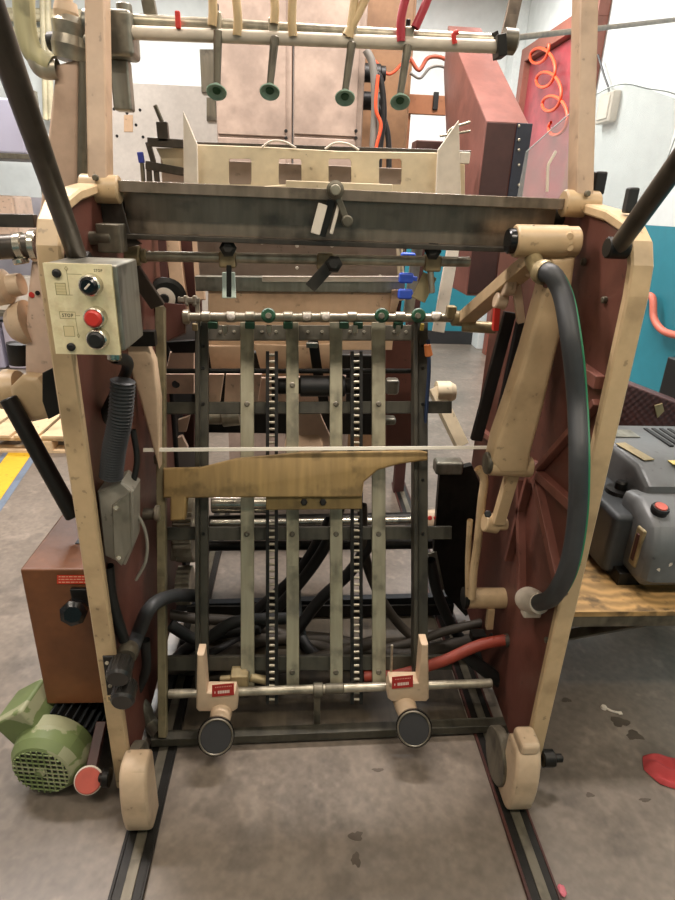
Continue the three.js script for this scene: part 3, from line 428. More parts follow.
// ---- hoses low down inside
{
  for (const [l, z, r, m, lab] of [
    [[[364, 676], [400, 673], [440, 662], [480, 645], [516, 638]], -1.46, .018, redHose, 'oily red hose'],
    [[[545, 612], [545, 640], [535, 672], [512, 686], [488, 672], [462, 652]], -1.48, .022, rubber, 'black rubber hose'],
    [[[380, 650], [420, 640], [450, 630], [500, 622], [520, 632]], -1.7, .016, hoseBrown, 'grimy hose'],
    [[[195, 660], [240, 640], [285, 600], [326, 545], [340, 505]], -1.75, .02, black, 'black hose'],
    [[[180, 640], [225, 632], [262, 605], [300, 570], [330, 520]], -1.85, .02, black, 'black hose'],
    [[[165, 690], [180, 655], [215, 635], [260, 628]], -1.7, .022, rubber, 'black hose'],
    [[[290, 640], [320, 600], [350, 572], [372, 540]], -1.8, .022, black, 'black hose'],
    [[[362, 505], [366, 560], [385, 605], [412, 636], [440, 648]], -1.8, .018, hoseBrown, 'grimy hose'],
    [[[150, 610], [190, 618], [240, 622], [300, 640], [340, 652]], -1.8, .02, hoseBrown, 'grimy hose'],
    [[[150, 660], [200, 668], [260, 640], [330, 640], [400, 655], [470, 640]], -1.95, .025, hoseBrown, 'grimy hose'],
    [[[170, 625], [200, 640], [235, 622], [290, 618]], -1.6, .02, rubber, 'black hose'],
    [[[168, 670], [210, 662], [270, 668], [330, 655], [380, 640]], -1.6, .022, hoseBrown, 'grimy hose'],
    [[[430, 560], [440, 600], [462, 640], [500, 668]], -1.75, .02, rubber, 'black hose'],
    [[[300, 560], [296, 600], [310, 650], [380, 672]], -1.9, .02, rubber, 'black hose'],
    [[[200, 596, -.25], [172, 596, -.12], [150, 608], [138, 634], [130, 656, .1]], -1.36, .02, rubberGrey, 'grey hose'],
    [[[145, 640], [146, 670], [138, 690]], -1.38, .014, rubber, 'black hose'],
    [[[130, 700], [142, 706], [150, 722], [160, 735]], -1.4, .022, greyAlu, 'grey metal elbow'],
  ]) part(M, 'hose', tube(l.map(([x, y, dz = 0]) => { const p = Zp(x, y, z + dz); return p.y < r + .02 ? Yp(x, y, r + .02) : p; }), r, 40, 12), m, { label: lab });
  part(M, 'hose_clamp', cyl(Zp(504, 641, -1.46), Zp(512, 639, -1.46), .021), hoseBrown);
}

// ---- control box on the left frame
{
  const z = -1.075, A = Zp(42.7, 262.7, z), B = Zp(111.5, 262.7, z), C = Zp(120, 354.7, z), D = Zp(56, 354, z);
  const xl = (A.x + D.x) / 2, xr = (B.x + C.x) / 2, yt = A.y, yb = (C.y + D.y) / 2;
  const cb = part(M, 'control_box', [boxB(-.438, xr + .008, yb + .006, yt - .001, z - .14, z - .006, .004)], greyAlu, { label: 'grey control box with cream face and push buttons' });
  part(cb, 'face_plate', boxB(xl, xr, yb, yt, z - .006, z, .001), panelCream);
  const W = 512, H = Math.round(512 * (yt - yb) / (xr - xl));
  const pt = printTex(W, H, (g) => {
    g.fillStyle = '#e6dcb4'; g.fillRect(0, 0, W, H); const r = rng(3); for (let i = 0; i < 500; i++) { g.fillStyle = `rgba(150,125,70,${r() * .05})`; g.beginPath(); g.arc(r() * W, r() * H, 5 + r() * 40, 0, 7); g.fill(); }
    const X = u => u * W, Y = v => v * H; g.strokeStyle = '#8b8158'; g.fillStyle = '#5a5238'; g.lineWidth = 5;
    const sq = (a, b, c, d, f) => { if (f) { g.fillStyle = f; g.fillRect(X(a), Y(b), X(c - a), Y(d - b)); } g.strokeRect(X(a), Y(b), X(c - a), Y(d - b)); };
    sq(.14, .21, .29, .335, '#cfc295'); g.lineWidth = 2; for (let i = 1; i < 4; i++) { g.beginPath(); g.moveTo(X(.14), Y(.21 + i * .031)); g.lineTo(X(.29), Y(.21 + i * .031)); g.stroke(); } g.lineWidth = 4;
    g.beginPath(); g.moveTo(X(.335), Y(.05)); g.lineTo(X(.335), Y(.335)); g.moveTo(X(.29), Y(.335)); g.lineTo(X(.38), Y(.335)); g.moveTo(X(.335), Y(.11)); g.lineTo(X(.55), Y(.11)); g.stroke();
    g.beginPath(); g.moveTo(X(.335), Y(.03)); g.lineTo(X(.36), Y(.055)); g.lineTo(X(.335), Y(.08)); g.lineTo(X(.31), Y(.055)); g.closePath(); g.stroke();
    sq(.145, .52, .38, .595); g.font = `bold ${Math.round(H * .052)}px sans-serif`; g.textBaseline = 'middle'; g.textAlign = 'center'; g.fillStyle = '#4c4630'; g.fillText('STOP', X(.262), Y(.56), X(.2));
    g.beginPath(); g.moveTo(X(.38), Y(.56)); g.lineTo(X(.45), Y(.56)); g.moveTo(X(.375), Y(.595)); g.lineTo(X(.385), Y(.80)); g.stroke();
    sq(.175, .68, .33, .795, '#d6c79a'); g.beginPath(); g.moveTo(X(.385), Y(.76)); g.lineTo(X(.405), Y(.785)); g.lineTo(X(.385), Y(.81)); g.lineTo(X(.365), Y(.785)); g.closePath(); g.stroke();
    g.fillStyle = '#4c4630'; g.font = `bold ${Math.round(H * .042)}px sans-serif`; g.fillText('STOP', X(.80), Y(.065), X(.13));
  });
  printed(cb, 'face_print', [V(xl, yt, z + .0006), V(xr, yt, z + .0006), V(xr, yb, z + .0006), V(xl, yb, z + .0006)], mat('', 0xffffff, .5, 0, { map: pt }), 'printed STOP legends and control symbols');
  const at = (u, v, d = 0) => V(xl + u * (xr - xl), yt - v * (yt - yb), z + d);
  const btn = (u, v, m, nm, lab) => { const c = at(u, v, .001); const ring = part(cb, 'button_ring', turn(c, c.clone().add(V(0, 0, .018)), [[0, .019], [.016, .018], [.018, .0155], [.017, .014]], 28), chrome); part(cb, nm, turn(at(u, v, .012), at(u, v, .026), [[0, .0145], [.011, .0145], [.014, .011]], 24), m, { label: lab }); };
  btn(.69, .215, blackGloss, 'selector_knob', 'black selector knob with white mark'); btn(.70, .565, red, 'stop_button', 'red stop button'); btn(.70, .805, black, 'push_button', 'black push button');
  part(cb, 'selector_mark', bar(at(.65, .245, .0275), at(.73, .185, .0275), .0035, .002), white);
  for (const [u, v] of [[.19, .105], [.255, .915]]) part(cb, 'cover_screw', turn(at(u, v, 0), at(u, v, .006), [[0, .0075], [.004, .0075], [.006, .004]], 14), black);
  part(cb, 'cable_gland', [cyl(V(xr - .03, yb - .025, z - .06), V(xr - .03, yb + .01, z - .06), .014)], chrome);
  part(cb, 'cable_tube', tube([V(xr - .03, yb - .02, z - .06), V(xr - .035, yb - .06, z - .16), Zp(96, 440, -1.38), Zp(98, 500, -1.4)], .012, 30, 12), rubber);
  part(cb, 'mount_bracket', bar(V(xr - .05, yt - .05, z - .1), V(XIL - .02, yt - .05, ZFR - .03), .05, .02, UY), greyAlu);
}
// ---- junction box, corrugated tube, valve knobs on the left frame
{
  const z = -1.22;
  const jb = part(M, 'junction_box', [plate([[97, 492], [121, 482], [133, 492], [133, 545], [125, 566], [104, 556]].map(([x, y]) => Zp(x, y, z)), UZ, .07, [], .004).translate(0, 0, -.07)], greyBox, { label: 'grey cast junction box' });
  part(jb, 'box_lid', plate([[113, 503], [131, 490], [133, 545], [123, 564], [115, 556]].map(([x, y]) => Zp(x, y, z + .01)), UZ, .012, [], .003), greyAlu); for (const [x, y] of [[116, 508], [119, 558]]) part(jb, 'lid_screw', cyl(Zp(x, y, z + .02), Zp(x, y, z + .03), .006), chrome);
  part(jb, 'cable_gland', cyl(Zp(106, 488, z - .03), Zp(106, 500, z - .03), .016), chrome);
  const cp = zt([[123, 380], [120, 420], [114, 450], [111, 478]], z - .0), cu = new THREE.CatmullRomCurve3(cp), rings = []; for (let i = 0; i < 34; i++) { const t = i / 34, p = cu.getPoint(t), d = cu.getTangent(t); rings.push(turn(p, p.clone().add(d), [[0, .022], [.0025, .0265], [.005, .022]], 14)); }
  part(M, 'corrugated_tube', [...rings, tube(cp, .022, 20, 14)], rubberGrey, { label: 'corrugated black conduit' });
  part(M, 'thin_cable', tube(zt([[133, 430], [137, 460], [132, 485], [128, 492]], z - .05), .007, 24, 8), rubber); part(M, 'thin_cable', tube(zt([[128, 500], [145, 530], [146, 560], [136, 580]], z - .05), .004, 24, 8), greyBox);
  part(M, 'thin_cable', tube(zt([[108, 566], [112, 600], [124, 640]], z - .02), .014, 24, 10), rubber);
  const vp = part(M, 'valve_plate', plate([[103, 655], [131, 654], [134, 690], [108, 694]].map(([x, y]) => Zp(x, y, -1.165)), UZ, .006), black, { label: 'black valve plate with two knurled knobs' });
  for (const [x, y] of [[123, 667], [127, 690]]) { const c = Zp(x, y - 6, -1.155), ridges = []; const k = part(vp, 'valve_knob', turn(c, c.clone().add(V(.002, -.006, .055)), [[0, .026], [.048, .029], [.055, .024]], 20), knobBlack); for (let i = 0; i < 16; i++) { const t = i / 16 * Math.PI * 2, o = V(Math.cos(t) * .027, Math.sin(t) * .027, .004); ridges.push(bar(c.clone().add(o), c.clone().add(o).add(V(0, -.005, .044)), .004, .004)); } part(k, 'knob_ridges', ridges, knobBlack); }
  for (const [x, y] of [[107, 663], [110, 686]]) part(vp, 'plate_screw', cyl(Zp(x, y, -1.165), Zp(x, y, -1.155), .005), steel);
  part(vp, 'hose_socket', turn(Zp(126, 658, -1.2), Zp(130, 645, -1.25), [[0, .024], [.02, .027], [.04, .024]]), steelDark);
  const wt = printTex(128, 48, (g, w, h) => { g.fillStyle = '#d9bd8c'; g.fillRect(0, 0, w, h); g.fillStyle = '#1a1712'; g.font = 'bold 34px sans-serif'; g.textAlign = 'center'; g.textBaseline = 'middle'; g.fillText('BLOW', w / 2, h / 2, 112); });
  printed(frL, 'handwriting', [[106, 695.5], [119, 695], [120, 701], [107, 702]].map(([x, y]) => Zp(x, y, ZFR + .0012)), mat('', 0xffffff, .5, 0, { map: wt }), 'small black handwritten lettering');
}
// ---- left outside: swing bracket, tie bars, foot lever
{
  const z = -1.62;
  const sb = part(M, 'swing_bracket', plate([[30, 262], [44, 256], [58, 290], [72, 345], [72, 376], [60, 398], [36, 398], [24, 378], [24, 330], [27, 290]].map(([x, y]) => Zp(x, y, z)), UZ, .07, [], .014).translate(0, 0, -.07), pink, { label: 'pale pinkish cast swing bracket' });
  part(sb, 'bracket_boss', [turn(Zp(30, 322, z - .03), Zp(10, 326, z - .03), [[0, .06], [.03, .055], [.05, .04]]), turn(Zp(22, 284, z - .02), Zp(-14, 290, z - .02), [[0, .028], [.03, .03], [.04, .045], [.12, .045]])], beigePale);
  part(sb, 'red_dot', turn(Zp(32, 295, z), Zp(32, 295, z + .004), [[0, .008], [.003, .006]], 12), red); part(sb, 'dowel', cyl(Zp(37.5, 293, z), Zp(37.5, 293, z + .006), .006), blackMetal);
  part(sb, 'bracket_elbow', [plate([[18, 382], [30, 370], [46, 372], [60, 392], [58, 412], [40, 416], [24, 408]].map(([x, y]) => Zp(x, y, z + .02)), UZ, .06, [], .016), turn(Zp(22, 388, z), Zp(-14, 396, z), [[0, .05], [.03, .06], [.08, .04], [.12, .05]])], beige);
  part(sb, 'bracket_shield', plate([[44, 372], [56, 366], [64, 390], [62, 412], [50, 418], [44, 400]].map(([x, y]) => Zp(x, y, z + .085)), UZ, .012), blackMetal);
  part(sb, 'black_pot', turn(Zp(20, 364, z - .06), Zp(18, 344, z - .06), [[0, .028], [.04, .03], [.06, .03], [.055, .024]]), black);
  part(M, 'tie_bar', [bar(Zp(-14, 220, z - .05), Zp(36, 221, z - .05), .032, .03, UY), cyl(Zp(-14, 248, z), Zp(40, 245, z), .03)], gunDark); part(M, 'tie_clamp', [cyl(Zp(17, 247, z), Zp(26, 246, z), .034), cyl(Zp(20, 258, z + .01), Zp(22, 264, z + .01), .02), cyl(Zp(32, 246, z), Zp(40, 246, z), .04)], chrome);
  part(M, 'diagonal_rod', cyl(Zp(8, 398, -1.52), Zp(74, 517, -1.47), .022), blackMetal, { label: 'black diagonal rod' });
  const lv = part(M, 'foot_lever', [bar(Zp(102, 722, -1.3), Zp(91, 772, -1.19), .028, .022)], maroonDark); const d = Zp(88, 781, -1.155), n = V(.1, .55, .8).normalize();
  part(lv, 'pedal_disc', turn(d.clone().addScaledVector(n, -.01), d, [[0, .032], [.008, .034], [.01, .031]], 28), redPale, { label: 'worn red pedal disc' }); part(lv, 'pedal_rim', turn(d.clone().addScaledVector(n, -.012), d.clone().addScaledVector(n, -.003), [[0, .035], [.006, .0375], [.009, .0345]], 28), white);
}

// ---- machine interior behind the ladder
{
  part(M, 'feed_board', zPoly([[196, 228], [408, 228], [400, 282], [200, 284]], -2.2, .02), taupe, { label: 'brown feed board' });
  for (const [x, y] of [[262, 243], [297, 246], [297, 268], [332, 246], [380, 276]]) part(M, 'board_screw', cyl(Zp(x, y, -2.2), Zp(x, y, -2.194), .006), white);
  part(M, 'board_ledge', bar(Zp(196, 283, -2.15), Zp(404, 285, -2.15), .05, .04, UY), greyAlu, { label: 'pale metal ledge' }); part(M, 'paper_strip', bar(Zp(262, 279, -2.125), Zp(404, 279, -2.125), .02, .004, UY), white);
  part(M, 'front_apron', zPoly([[208, 290], [398, 292], [392, 350], [208, 350]], -2.14, .02), tan, { label: 'tan apron plate' });
  part(M, 'apron_end', zPoly([[392, 290], [402, 290], [396, 312], [390, 312]], -2.12, .02), tan);
  // left: posts and castings seen under the tray
  part(M, 'tan_post', bar(Zp(170, 222, -2.3), Zp(182, 312, -2.25), .05, .04), tan); part(M, 'tan_post', bar(Zp(196, 222, -2.3), Zp(201, 300, -2.25), .03, .04), tan); part(M, 'dark_post', [bar(Zp(160, 225, -2.28), Zp(166, 312, -2.25), .04, .04), bar(Zp(188, 225, -2.36), Zp(190, 312, -2.33), .09, .03)], maroonDark);
  part(M, 'round_casting', [turn(Zp(152, 250, -2.4), Zp(152, 250, -2.28), [[0, .08], [.06, .08], [.1, .06], [.12, .03]]), box(...Zp(152, 272, -2.35).toArray(), .14, .09, .08, .02)], pink);
  part(M, 'round_cushion', box(...Zp(150, 280, -2.3).toArray(), .1, .03, .06, .006), tan);
  const w = Zp(164, 296, -2.0); part(M, 'pulley', turn(w, w.clone().add(V(.02, 0, .05)), [[0, .06], [.05, .064], [.055, .05]], 28), blackMetal); part(M, 'pulley_ring', turn(w.clone().add(V(.01, 0, .05)), w.clone().add(V(.014, 0, .06)), [[0, .034], [.012, .034], [.014, .02]], 24), white); part(M, 'pulley_hub', turn(w.clone().add(V(.012, 0, .06)), w.clone().add(V(.016, 0, .072)), [[0, .018], [.012, .014]], 20), black);
  part(M, 'maroon_guide', plate([[165, 304], [187, 306], [186, 334], [168, 342]].map(([x, y]) => Lp(x, y, 0)), LN, .02), maroon);
  part(M, 'pale_box', [zPoly([[170, 352], [194, 352], [194, 371], [166, 371]], -2.05, .02), zPoly([[166, 374], [194, 374], [194, 394], [166, 394]], -2.0, .02)], pink); part(M, 'oval_slot', turn(Zp(176, 384, -2.0), Zp(176, 384, -1.997), [[0, .014], [.003, .012]], 16), black);
  part(M, 'dark_cover', zPoly([[166, 342], [196, 340], [196, 353], [172, 353]], -2.02, .02), black);
  part(M, 'beige_shroud', plate([[118, 346], [128, 330], [142, 336], [154, 362], [159, 400], [159, 470], [150, 440], [138, 396], [128, 366]].map(([x, y]) => Zp(x, y, -1.6)), UZ, .05, [], .01).translate(0, 0, -.05), beigePale, { label: 'curved beige shroud' });
  part(M, 'grey_stay', bar(Zp(130, 338, -1.6), Zp(156, 338, -1.6), .04, .03, UY), blackMetal);
  // centre plates
  part(M, 'tan_cover', [zPoly([[208, 346], [242, 346], [242, 372], [212, 372]], -2.12, .02), zPoly([[254, 344], [300, 346], [330, 344], [330, 376], [262, 376]], -2.12, .02)], tan);
  part(M, 'pale_plate', [zPoly([[200, 374], [224, 374], [220, 402], [200, 402]], -2.06, .02), zPoly([[226, 374], [262, 374], [258, 402], [224, 402]], -2.07, .02), zPoly([[256, 378], [346, 376], [346, 402], [256, 402]], -2.1, .02)], pink);
  part(M, 'belt', [bar(Zp(313, 340, -2.02), Zp(318, 374, -2.02), .035, .008), bar(Zp(318, 374, -2.02), Zp(330, 430, -2.02), .035, .008)], black); part(M, 'belt_buckle', box(...Zp(312, 345, -2.0).toArray(), .04, .018, .02), greyAlu);
  part(M, 'cam_plate', zPoly([[298, 411], [318, 409], [332, 440], [332, 456], [298, 456]], -2.0, .025), pink); part(M, 'cam_ring', turn(Zp(304, 445, -2.0), Zp(304, 445, -1.985), [[0, .07], [.01, .07], [.015, .062]], 36), tan);
  part(M, 'small_cylinder', [cyl(Zp(208, 416, -2.0), Zp(222, 416, -2.0), .03), cyl(Zp(222, 416, -2.0), Zp(240, 414, -2.0), .04)], steel);
  part(M, 'brown_panel', zPoly([[386, 338], [414, 336], [420, 452], [386, 452]], -2.3, .02), maroon); for (const [x, y, w, h] of [[392, 386, .05, .06], [388, 420, .06, .03]]) part(M, 'shiny_bracket', box(...Zp(x, y, -2.2).toArray(), w, h, .05, .01), greyAlu);
  part(M, 'cream_lever', [bar(Zp(434, 388, -2.05), Zp(462, 446, -1.95), .045, .04), turn(Zp(436, 392, -2.05), Zp(452, 392, -2.05), [[0, .04], [.05, .04], [.07, .028]])], cream, { label: 'cream cast lever' });
  part(M, 'white_strut', bar(Zp(458, 220, -2.3), Zp(438, 332, -2.25), .045, .02), white); part(M, 'grey_strut', bar(Zp(424, 200, -2.15), Zp(408, 315, -2.1), .035, .02), greyAlu); part(M, 'maroon_post', bar(Zp(398, 232, -2.26), Zp(390, 320, -2.22), .07, .03), maroonDark);
  part(M, 'cream_strut', tube(zt([[397, 200], [399, 240], [402, 300]], -2.2), .012, 12, 8), cream);
  for (const [x, y] of [[408, 258], [406, 278], [405, 294]]) part(M, 'blue_clip', [box(...Zp(x, y, -2.06).toArray(), .05, .035, .02, .008, 2), bar(Zp(x + 4, y, -2.06), Zp(x + 11, y + 1, -2.06), .014, .014, UY)], blueClip, { label: 'blue plastic clip' });
  part(M, 'orange_sleeve', cyl(Zp(427, 344, -1.75), Zp(429, 356, -1.75), .01, .012), mat('', 0xd9824a, .5)); part(M, 'blue_cable', tube(zt([[428, 340], [429, 370], [427, 400], [424, 440]], -1.75), .006, 20, 8), mat('', 0x2c3c5a, .5));
  // dark bed with drums and shafts
  part(M, 'machine_bed', [boxB(-.43, .36, .62, .98, -2.75, -2.4, .01)], blackMetal, { label: 'dark machine bed' });
  part(M, 'added_dark_panel', boxB(-.475, -.445, .12, 1.2, -2.6, -2.06, .01), black);  // added black panel that darkens the left inside of the machine
  part(M, 'silver_drum', cyl(Zp(212, 503, -2.1), Zp(268, 503, -2.1), .04, .04, 28), chrome); part(M, 'drum_shaft', [cyl(Zp(200, 522, -2.1), Zp(440, 518, -2.1), .026), cyl(Zp(200, 546, -2.05), Zp(436, 544, -2.05), .02)], blackMetal, {}); part(M, 'polished_shaft', cyl(Zp(210, 523, -2.04), Zp(420, 520, -2.04), .014), chrome);
  part(M, 'crank_drum', [turn(Zp(424, 524, -2.0), Zp(456, 522, -2.0), [[0, .055], [.08, .055], [.1, .04]], 28)], beigePale); for (const x of [430, 436]) part(M, 'red_plug', cyl(Zp(x, 518, -1.95), Zp(x, 518, -1.935), .009), red);
  part(M, 'chain_guard', plate([[438, 470], [470, 462], [486, 500], [478, 600], [464, 612], [444, 590], [432, 548]].map(([x, y]) => Zp(x, y, -1.95)), UZ, .03), blackMetal); part(M, 'bright_bracket', bar(Zp(432, 552, -1.92), Zp(440, 590, -1.92), .035, .01), greyAlu); part(M, 'grey_block', box(...Zp(448, 466, -1.9).toArray(), .1, .05, .06, .01), greyAlu);
  const gear = (c, R, n, w) => { const p = []; for (let i = 0; i < n * 2; i++) { const t = i / n / 2 * Math.PI * 2, r = (i >> 0) % 2 ? R : R * .9; p.push(V(c.x, c.y + Math.cos(t) * r, c.z + Math.sin(t) * r)); } return plate(p, UX, w); };
  part(M, 'gear', gear(Zp(179, 528, -1.85), .12, 36, .06), steel, { label: 'dark oily gear wheel' }); part(M, 'gear', gear(Zp(178, 585, -1.8), .07, 24, .05), steel, { label: 'dark oily gear wheel' }); part(M, 'gear_arm', [bar(Zp(176, 500, -1.8), Zp(174, 560, -1.75), .02, .02)], steel);
    part(M, 'inner_plate', [zPoly([[168, 416], [194, 414], [194, 450], [168, 450]], -2.2, .02)], maroonDark); part(M, 'pale_chips', [zPoly([[178, 420], [190, 416], [186, 432], [174, 432]], -2.1, .02), zPoly([[170, 440], [182, 436], [188, 448], [172, 450]], -2.08, .02)], pink);
  
}

// ================================================================== rails on the floor
for (const x of [-.395, .615]) {
  const r = thing('floor_rail', x < 0 ? 'dark steel floor rail on the green motor side' : 'dark steel floor rail on the plywood bench side', 'rail', V(x, 0, -1.3), 'feeder floor rails');
  part(r, 'rail_base', boxB(x - .034, x + .034, 0, .008, -3.2, .6, .001), blackMetal); part(r, 'rail_head', boxB(x - .012, x + .014, .006, .011, -3.2, .6, .001), steelDark); part(r, 'rail_edge', [boxB(x - .042, x - .034, 0, .010, -3.2, .6, .001), boxB(x + .034, x + .040, 0, .010, -3.2, .6, .001)], x > 0 ? maroonDark : blackMetal);
}

// ================================================================== brown pump cabinet and green motor
{
  const b = thing('pump_cabinet', 'brown sheet-metal cabinet with red label beside the left frame', 'cabinet', V(-.6, 0, -1.45));
  const body = part(b, 'body', boxB(-.695, -.505, .222, .672, -1.62, -1.30, .006), boxBrown); 
  part(b, 'stand', [boxB(-.54, -.51, 0, .225, -1.60, -1.57, .002), boxB(-.54, -.51, 0, .225, -1.36, -1.33, .002), boxB(-.69, -.66, 0, .225, -1.60, -1.57, .002)], blackMetal);
  part(b, 'slot', boxB(-.60, -.52, .6725, .6745, -1.52, -1.42, .0008), black);
  const lm = mat('', 0xffffff, .45, 0, { map: printTex(256, 96, (g, w, h) => { g.fillStyle = '#d63a1e'; g.fillRect(0, 0, w, h); g.fillStyle = '#f6c7a8'; const r = rng(9); for (const y of [14, 42, 72]) for (let x = 12; x < w - 20;) { const l = 10 + r() * 22; g.fillRect(x, y, l, 9); x += l + 6; } }) });
  printed(b, 'warning_label', [[57, 575], [92, 575], [92, 584], [57, 584]].map(([x, y]) => Zp(x, y, -1.298)), lm, 'orange-red label with pale lettering');
  part(b, 'latch_plate', box(...Zp(80, 597, -1.295).toArray(), .042, .055, .012), black);
  part(b, 'latch_knob', [turn(Zp(77, 606, -1.29), Zp(73, 614, -1.24), [[0, .012], [.02, .012], [.025, .032], [.05, .034], [.058, .022]], 7)], blackGloss, { label: 'black star-shaped latch knob' });
}
{
  const c = V(-.678, .112, -1.175), m = thing('electric_motor', 'green electric motor with flaking paint on the floor under the brown cabinet', 'motor', V(c.x, 0, -1.4));
  const ax = V(.12, 0, -.99).normalize(), at = d => c.clone().addScaledVector(ax, d);
  part(m, 'fan_cowl', turn(at(0), at(.095), [[0, .074], [.004, .082], [.025, .097], [.06, .105], [.095, .105]], 36), peelGreen, { label: 'green fan cowl with flaking paint' });
  const sd = UY.clone().cross(ax).normalize(), face = at(-.002), bars = []; for (let i = -4; i <= 4; i++) { const o = i * .0162, h = Math.sqrt(.077 ** 2 - o * o); bars.push(bar(face.clone().addScaledVector(sd, o).addScaledVector(UY, -h), face.clone().addScaledVector(sd, o).addScaledVector(UY, h), .0042, .005, sd)); bars.push(bar(face.clone().addScaledVector(UY, o).addScaledVector(sd, -h), face.clone().addScaledVector(UY, o).addScaledVector(sd, h), .0042, .005, UY)); }
  part(m, 'grille_backing', turn(at(-.0005), at(.003), [[0, .074], [.003, .074]], 32), black); part(m, 'fan_grille', bars, peelGreen); part(m, 'grille_hub', turn(at(-.006), at(0), [[0, .012], [.006, .014]], 16), peelGreen);
  part(m, 'motor_body', cyl(at(.09), at(.36), .088, .088, 36), blackMetal); const fins = []; for (let i = 0; i < 30; i++) { const t = i / 30 * Math.PI * 2, o = sd.clone().multiplyScalar(Math.cos(t)).addScaledVector(UY, Math.sin(t)); if (o.y < -.85) continue; fins.push(bar(at(.10).addScaledVector(o, .095), at(.36).addScaledVector(o, .095), .005, .022, ax.clone().cross(o))); } part(m, 'cooling_fins', fins, motorDark);
  const tb = at(.13).add(V(-.085, .085, 0)); const tg = new RoundedBoxGeometry(.11, .09, .13, 2, .01); tg.rotateZ(.6); tg.rotateY(-.12); tg.translate(tb.x, tb.y, tb.z); part(m, 'terminal_box', tg, peelGreen, { label: 'green terminal box with peeling paint' });
  part(m, 'motor_foot', [boxB(c.x - .08, c.x + .1, 0, .03, -1.5, -1.4, .003)], blackMetal); part(m, 'nameplate', box(at(.2).x + .02, at(.2).y + .104, at(.2).z, .05, .003, .06, .001), greyAlu);
}

// ================================================================== plywood bench and pump on the right
{
  const y = .5, z1 = -1.335, b = thing('plywood_bench', 'steel-framed bench with worn plywood top outside the right frame', 'bench', V(1.1, 0, -1.65));
  part(b, 'plywood_top', boxB(.76, 1.5, y - .018, y, -2.05, z1, .002), ply);
  part(b, 'edge_frame', [boxB(.76, 1.5, y - .055, y - .018, z1 - .03, z1 - .002, .002), boxB(.76, 1.5, y - .055, y - .018, -2.04, -2.01, .002)], steelDark);
  part(b, 'brace', bar(V(1.02, y - .05, z1 - .02), V(.80, .14, -1.62), .03, .03), steelDark); part(b, 'brace', bar(V(1.12, y - .05, z1 - .06), V(.78, .12, -1.75), .03, .03), steelDark);
  for (const [x, z] of [[.79, -1.98], [1.47, -1.98], [1.47, z1 - .03]]) part(b, 'leg', bar(V(x, 0, z), V(x, y - .02, z), .035, .035), steelDark); part(b, 'leg', bar(V(.79, 0, -1.62), V(.79, y - .02, -1.62), .03, .03), steelDark);
}
{
  const m = thing('vacuum_pump', 'dark grey vacuum pump with vents and red filler cap on the plywood bench', 'pump', V(1.1, .5, -1.6));
  const prx = (pts, z, w, bev) => plate(pts.map(([yy, zz]) => V(z, yy, zz)), UX, w, [], bev);
  part(m, 'rear_housing', boxB(.955, 1.10, .515, .72, -1.80, -1.50, .02), motorDark); part(m, 'motor_housing', prx([[.53, -2.02], [.80, -2.02], [.835, -1.98], [.83, -1.64], [.79, -1.56], [.53, -1.54]], 1.065, .43, .02), motorGrey, { label: 'grey main housing' });
  part(m, 'front_housing', prx([[.54, -1.62], [.76, -1.60], [.775, -1.52], [.73, -1.42], [.66, -1.39], [.56, -1.39], [.53, -1.42]], 1.01, .48, .035), motorGrey, { label: 'rounded grey front housing' });
  for (let i = 0; i < 4; i++) part(m, 'vent_slot', boxB(1.26 + i * .03, 1.275 + i * .03, .833, .839, -1.95, -1.78, .002), black);
  part(m, 'type_plate', boxB(1.09, 1.2, .834, .838, -1.93, -1.86, .001), greyAlu); part(m, 'brass_plate', bar(V(1.095, .837, -1.80), V(1.12, .835, -1.66), .04, .004, UX), oldBrass); part(m, 'yellow_label', boxB(1.18, 1.25, .832, .836, -1.66, -1.63, .001), mat('', 0xd9c477, .5)); part(m, 'red_label', boxB(1.24, 1.32, .786, .79, -1.6, -1.57, .001), red);
  const k = Yp(619, 492, .72); part(m, 'valve_cap', turn(k, k.clone().add(V(0, .04, 0)), [[0, .045], [.012, .042], [.014, .018], [.035, .018], [.04, .014]]), blackMetal);
  const r = V(1.062, .735, -1.475); part(m, 'filler_cap', turn(r, r.clone().add(V(0, .045, .01)), [[0, .022], [.03, .026], [.036, .023]], 16), black); part(m, 'cap_disc', turn(r.clone().add(V(0, .035, .008)), r.clone().add(V(0, .039, .009)), [[0, .018], [.004, .017]], 20), redPale, { label: 'red filler cap disc' });
  part(m, 'sight_glass', [box(1.012, .645, -1.45, .016, .13, .04, .008, 2)], oldBrass); part(m, 'glass_tube', box(1.004, .645, -1.45, .006, .09, .016, .003), maroonDark);
  { const q = rng(8); for (let i = 0; i < 9; i++) { const c = V(1.04 + q() * .28, .56 + q() * .1, -1.3905), n = 6, pp = []; for (let k2 = 0; k2 < n; k2++) { const t = k2 / n * 6.283, rr = .003 + q() * .006; pp.push(V(c.x + Math.cos(t) * rr, c.y + Math.sin(t) * rr, c.z)); } part(m, 'paint_chip', plate(pp, UZ, .0012, [], 0), white); } }
  const w = V(1.22, .62, -1.392); part(m, 'round_cover', turn(w, w.clone().add(V(0, 0, .02)), [[0, .06], [.012, .06], [.02, .048]], 28), motorDark);
  for (const a of [[.985, 1.06, .5, .545, -1.56, -1.46], [1.35, 1.42, .5, .545, -1.56, -1.45], [1.0, 1.4, .5, .535, -1.98, -1.9], [.97, 1.04, .5, .52, -1.78, -1.7]]) part(m, 'pump_foot', boxB(...a, .004), blackMetal);
}
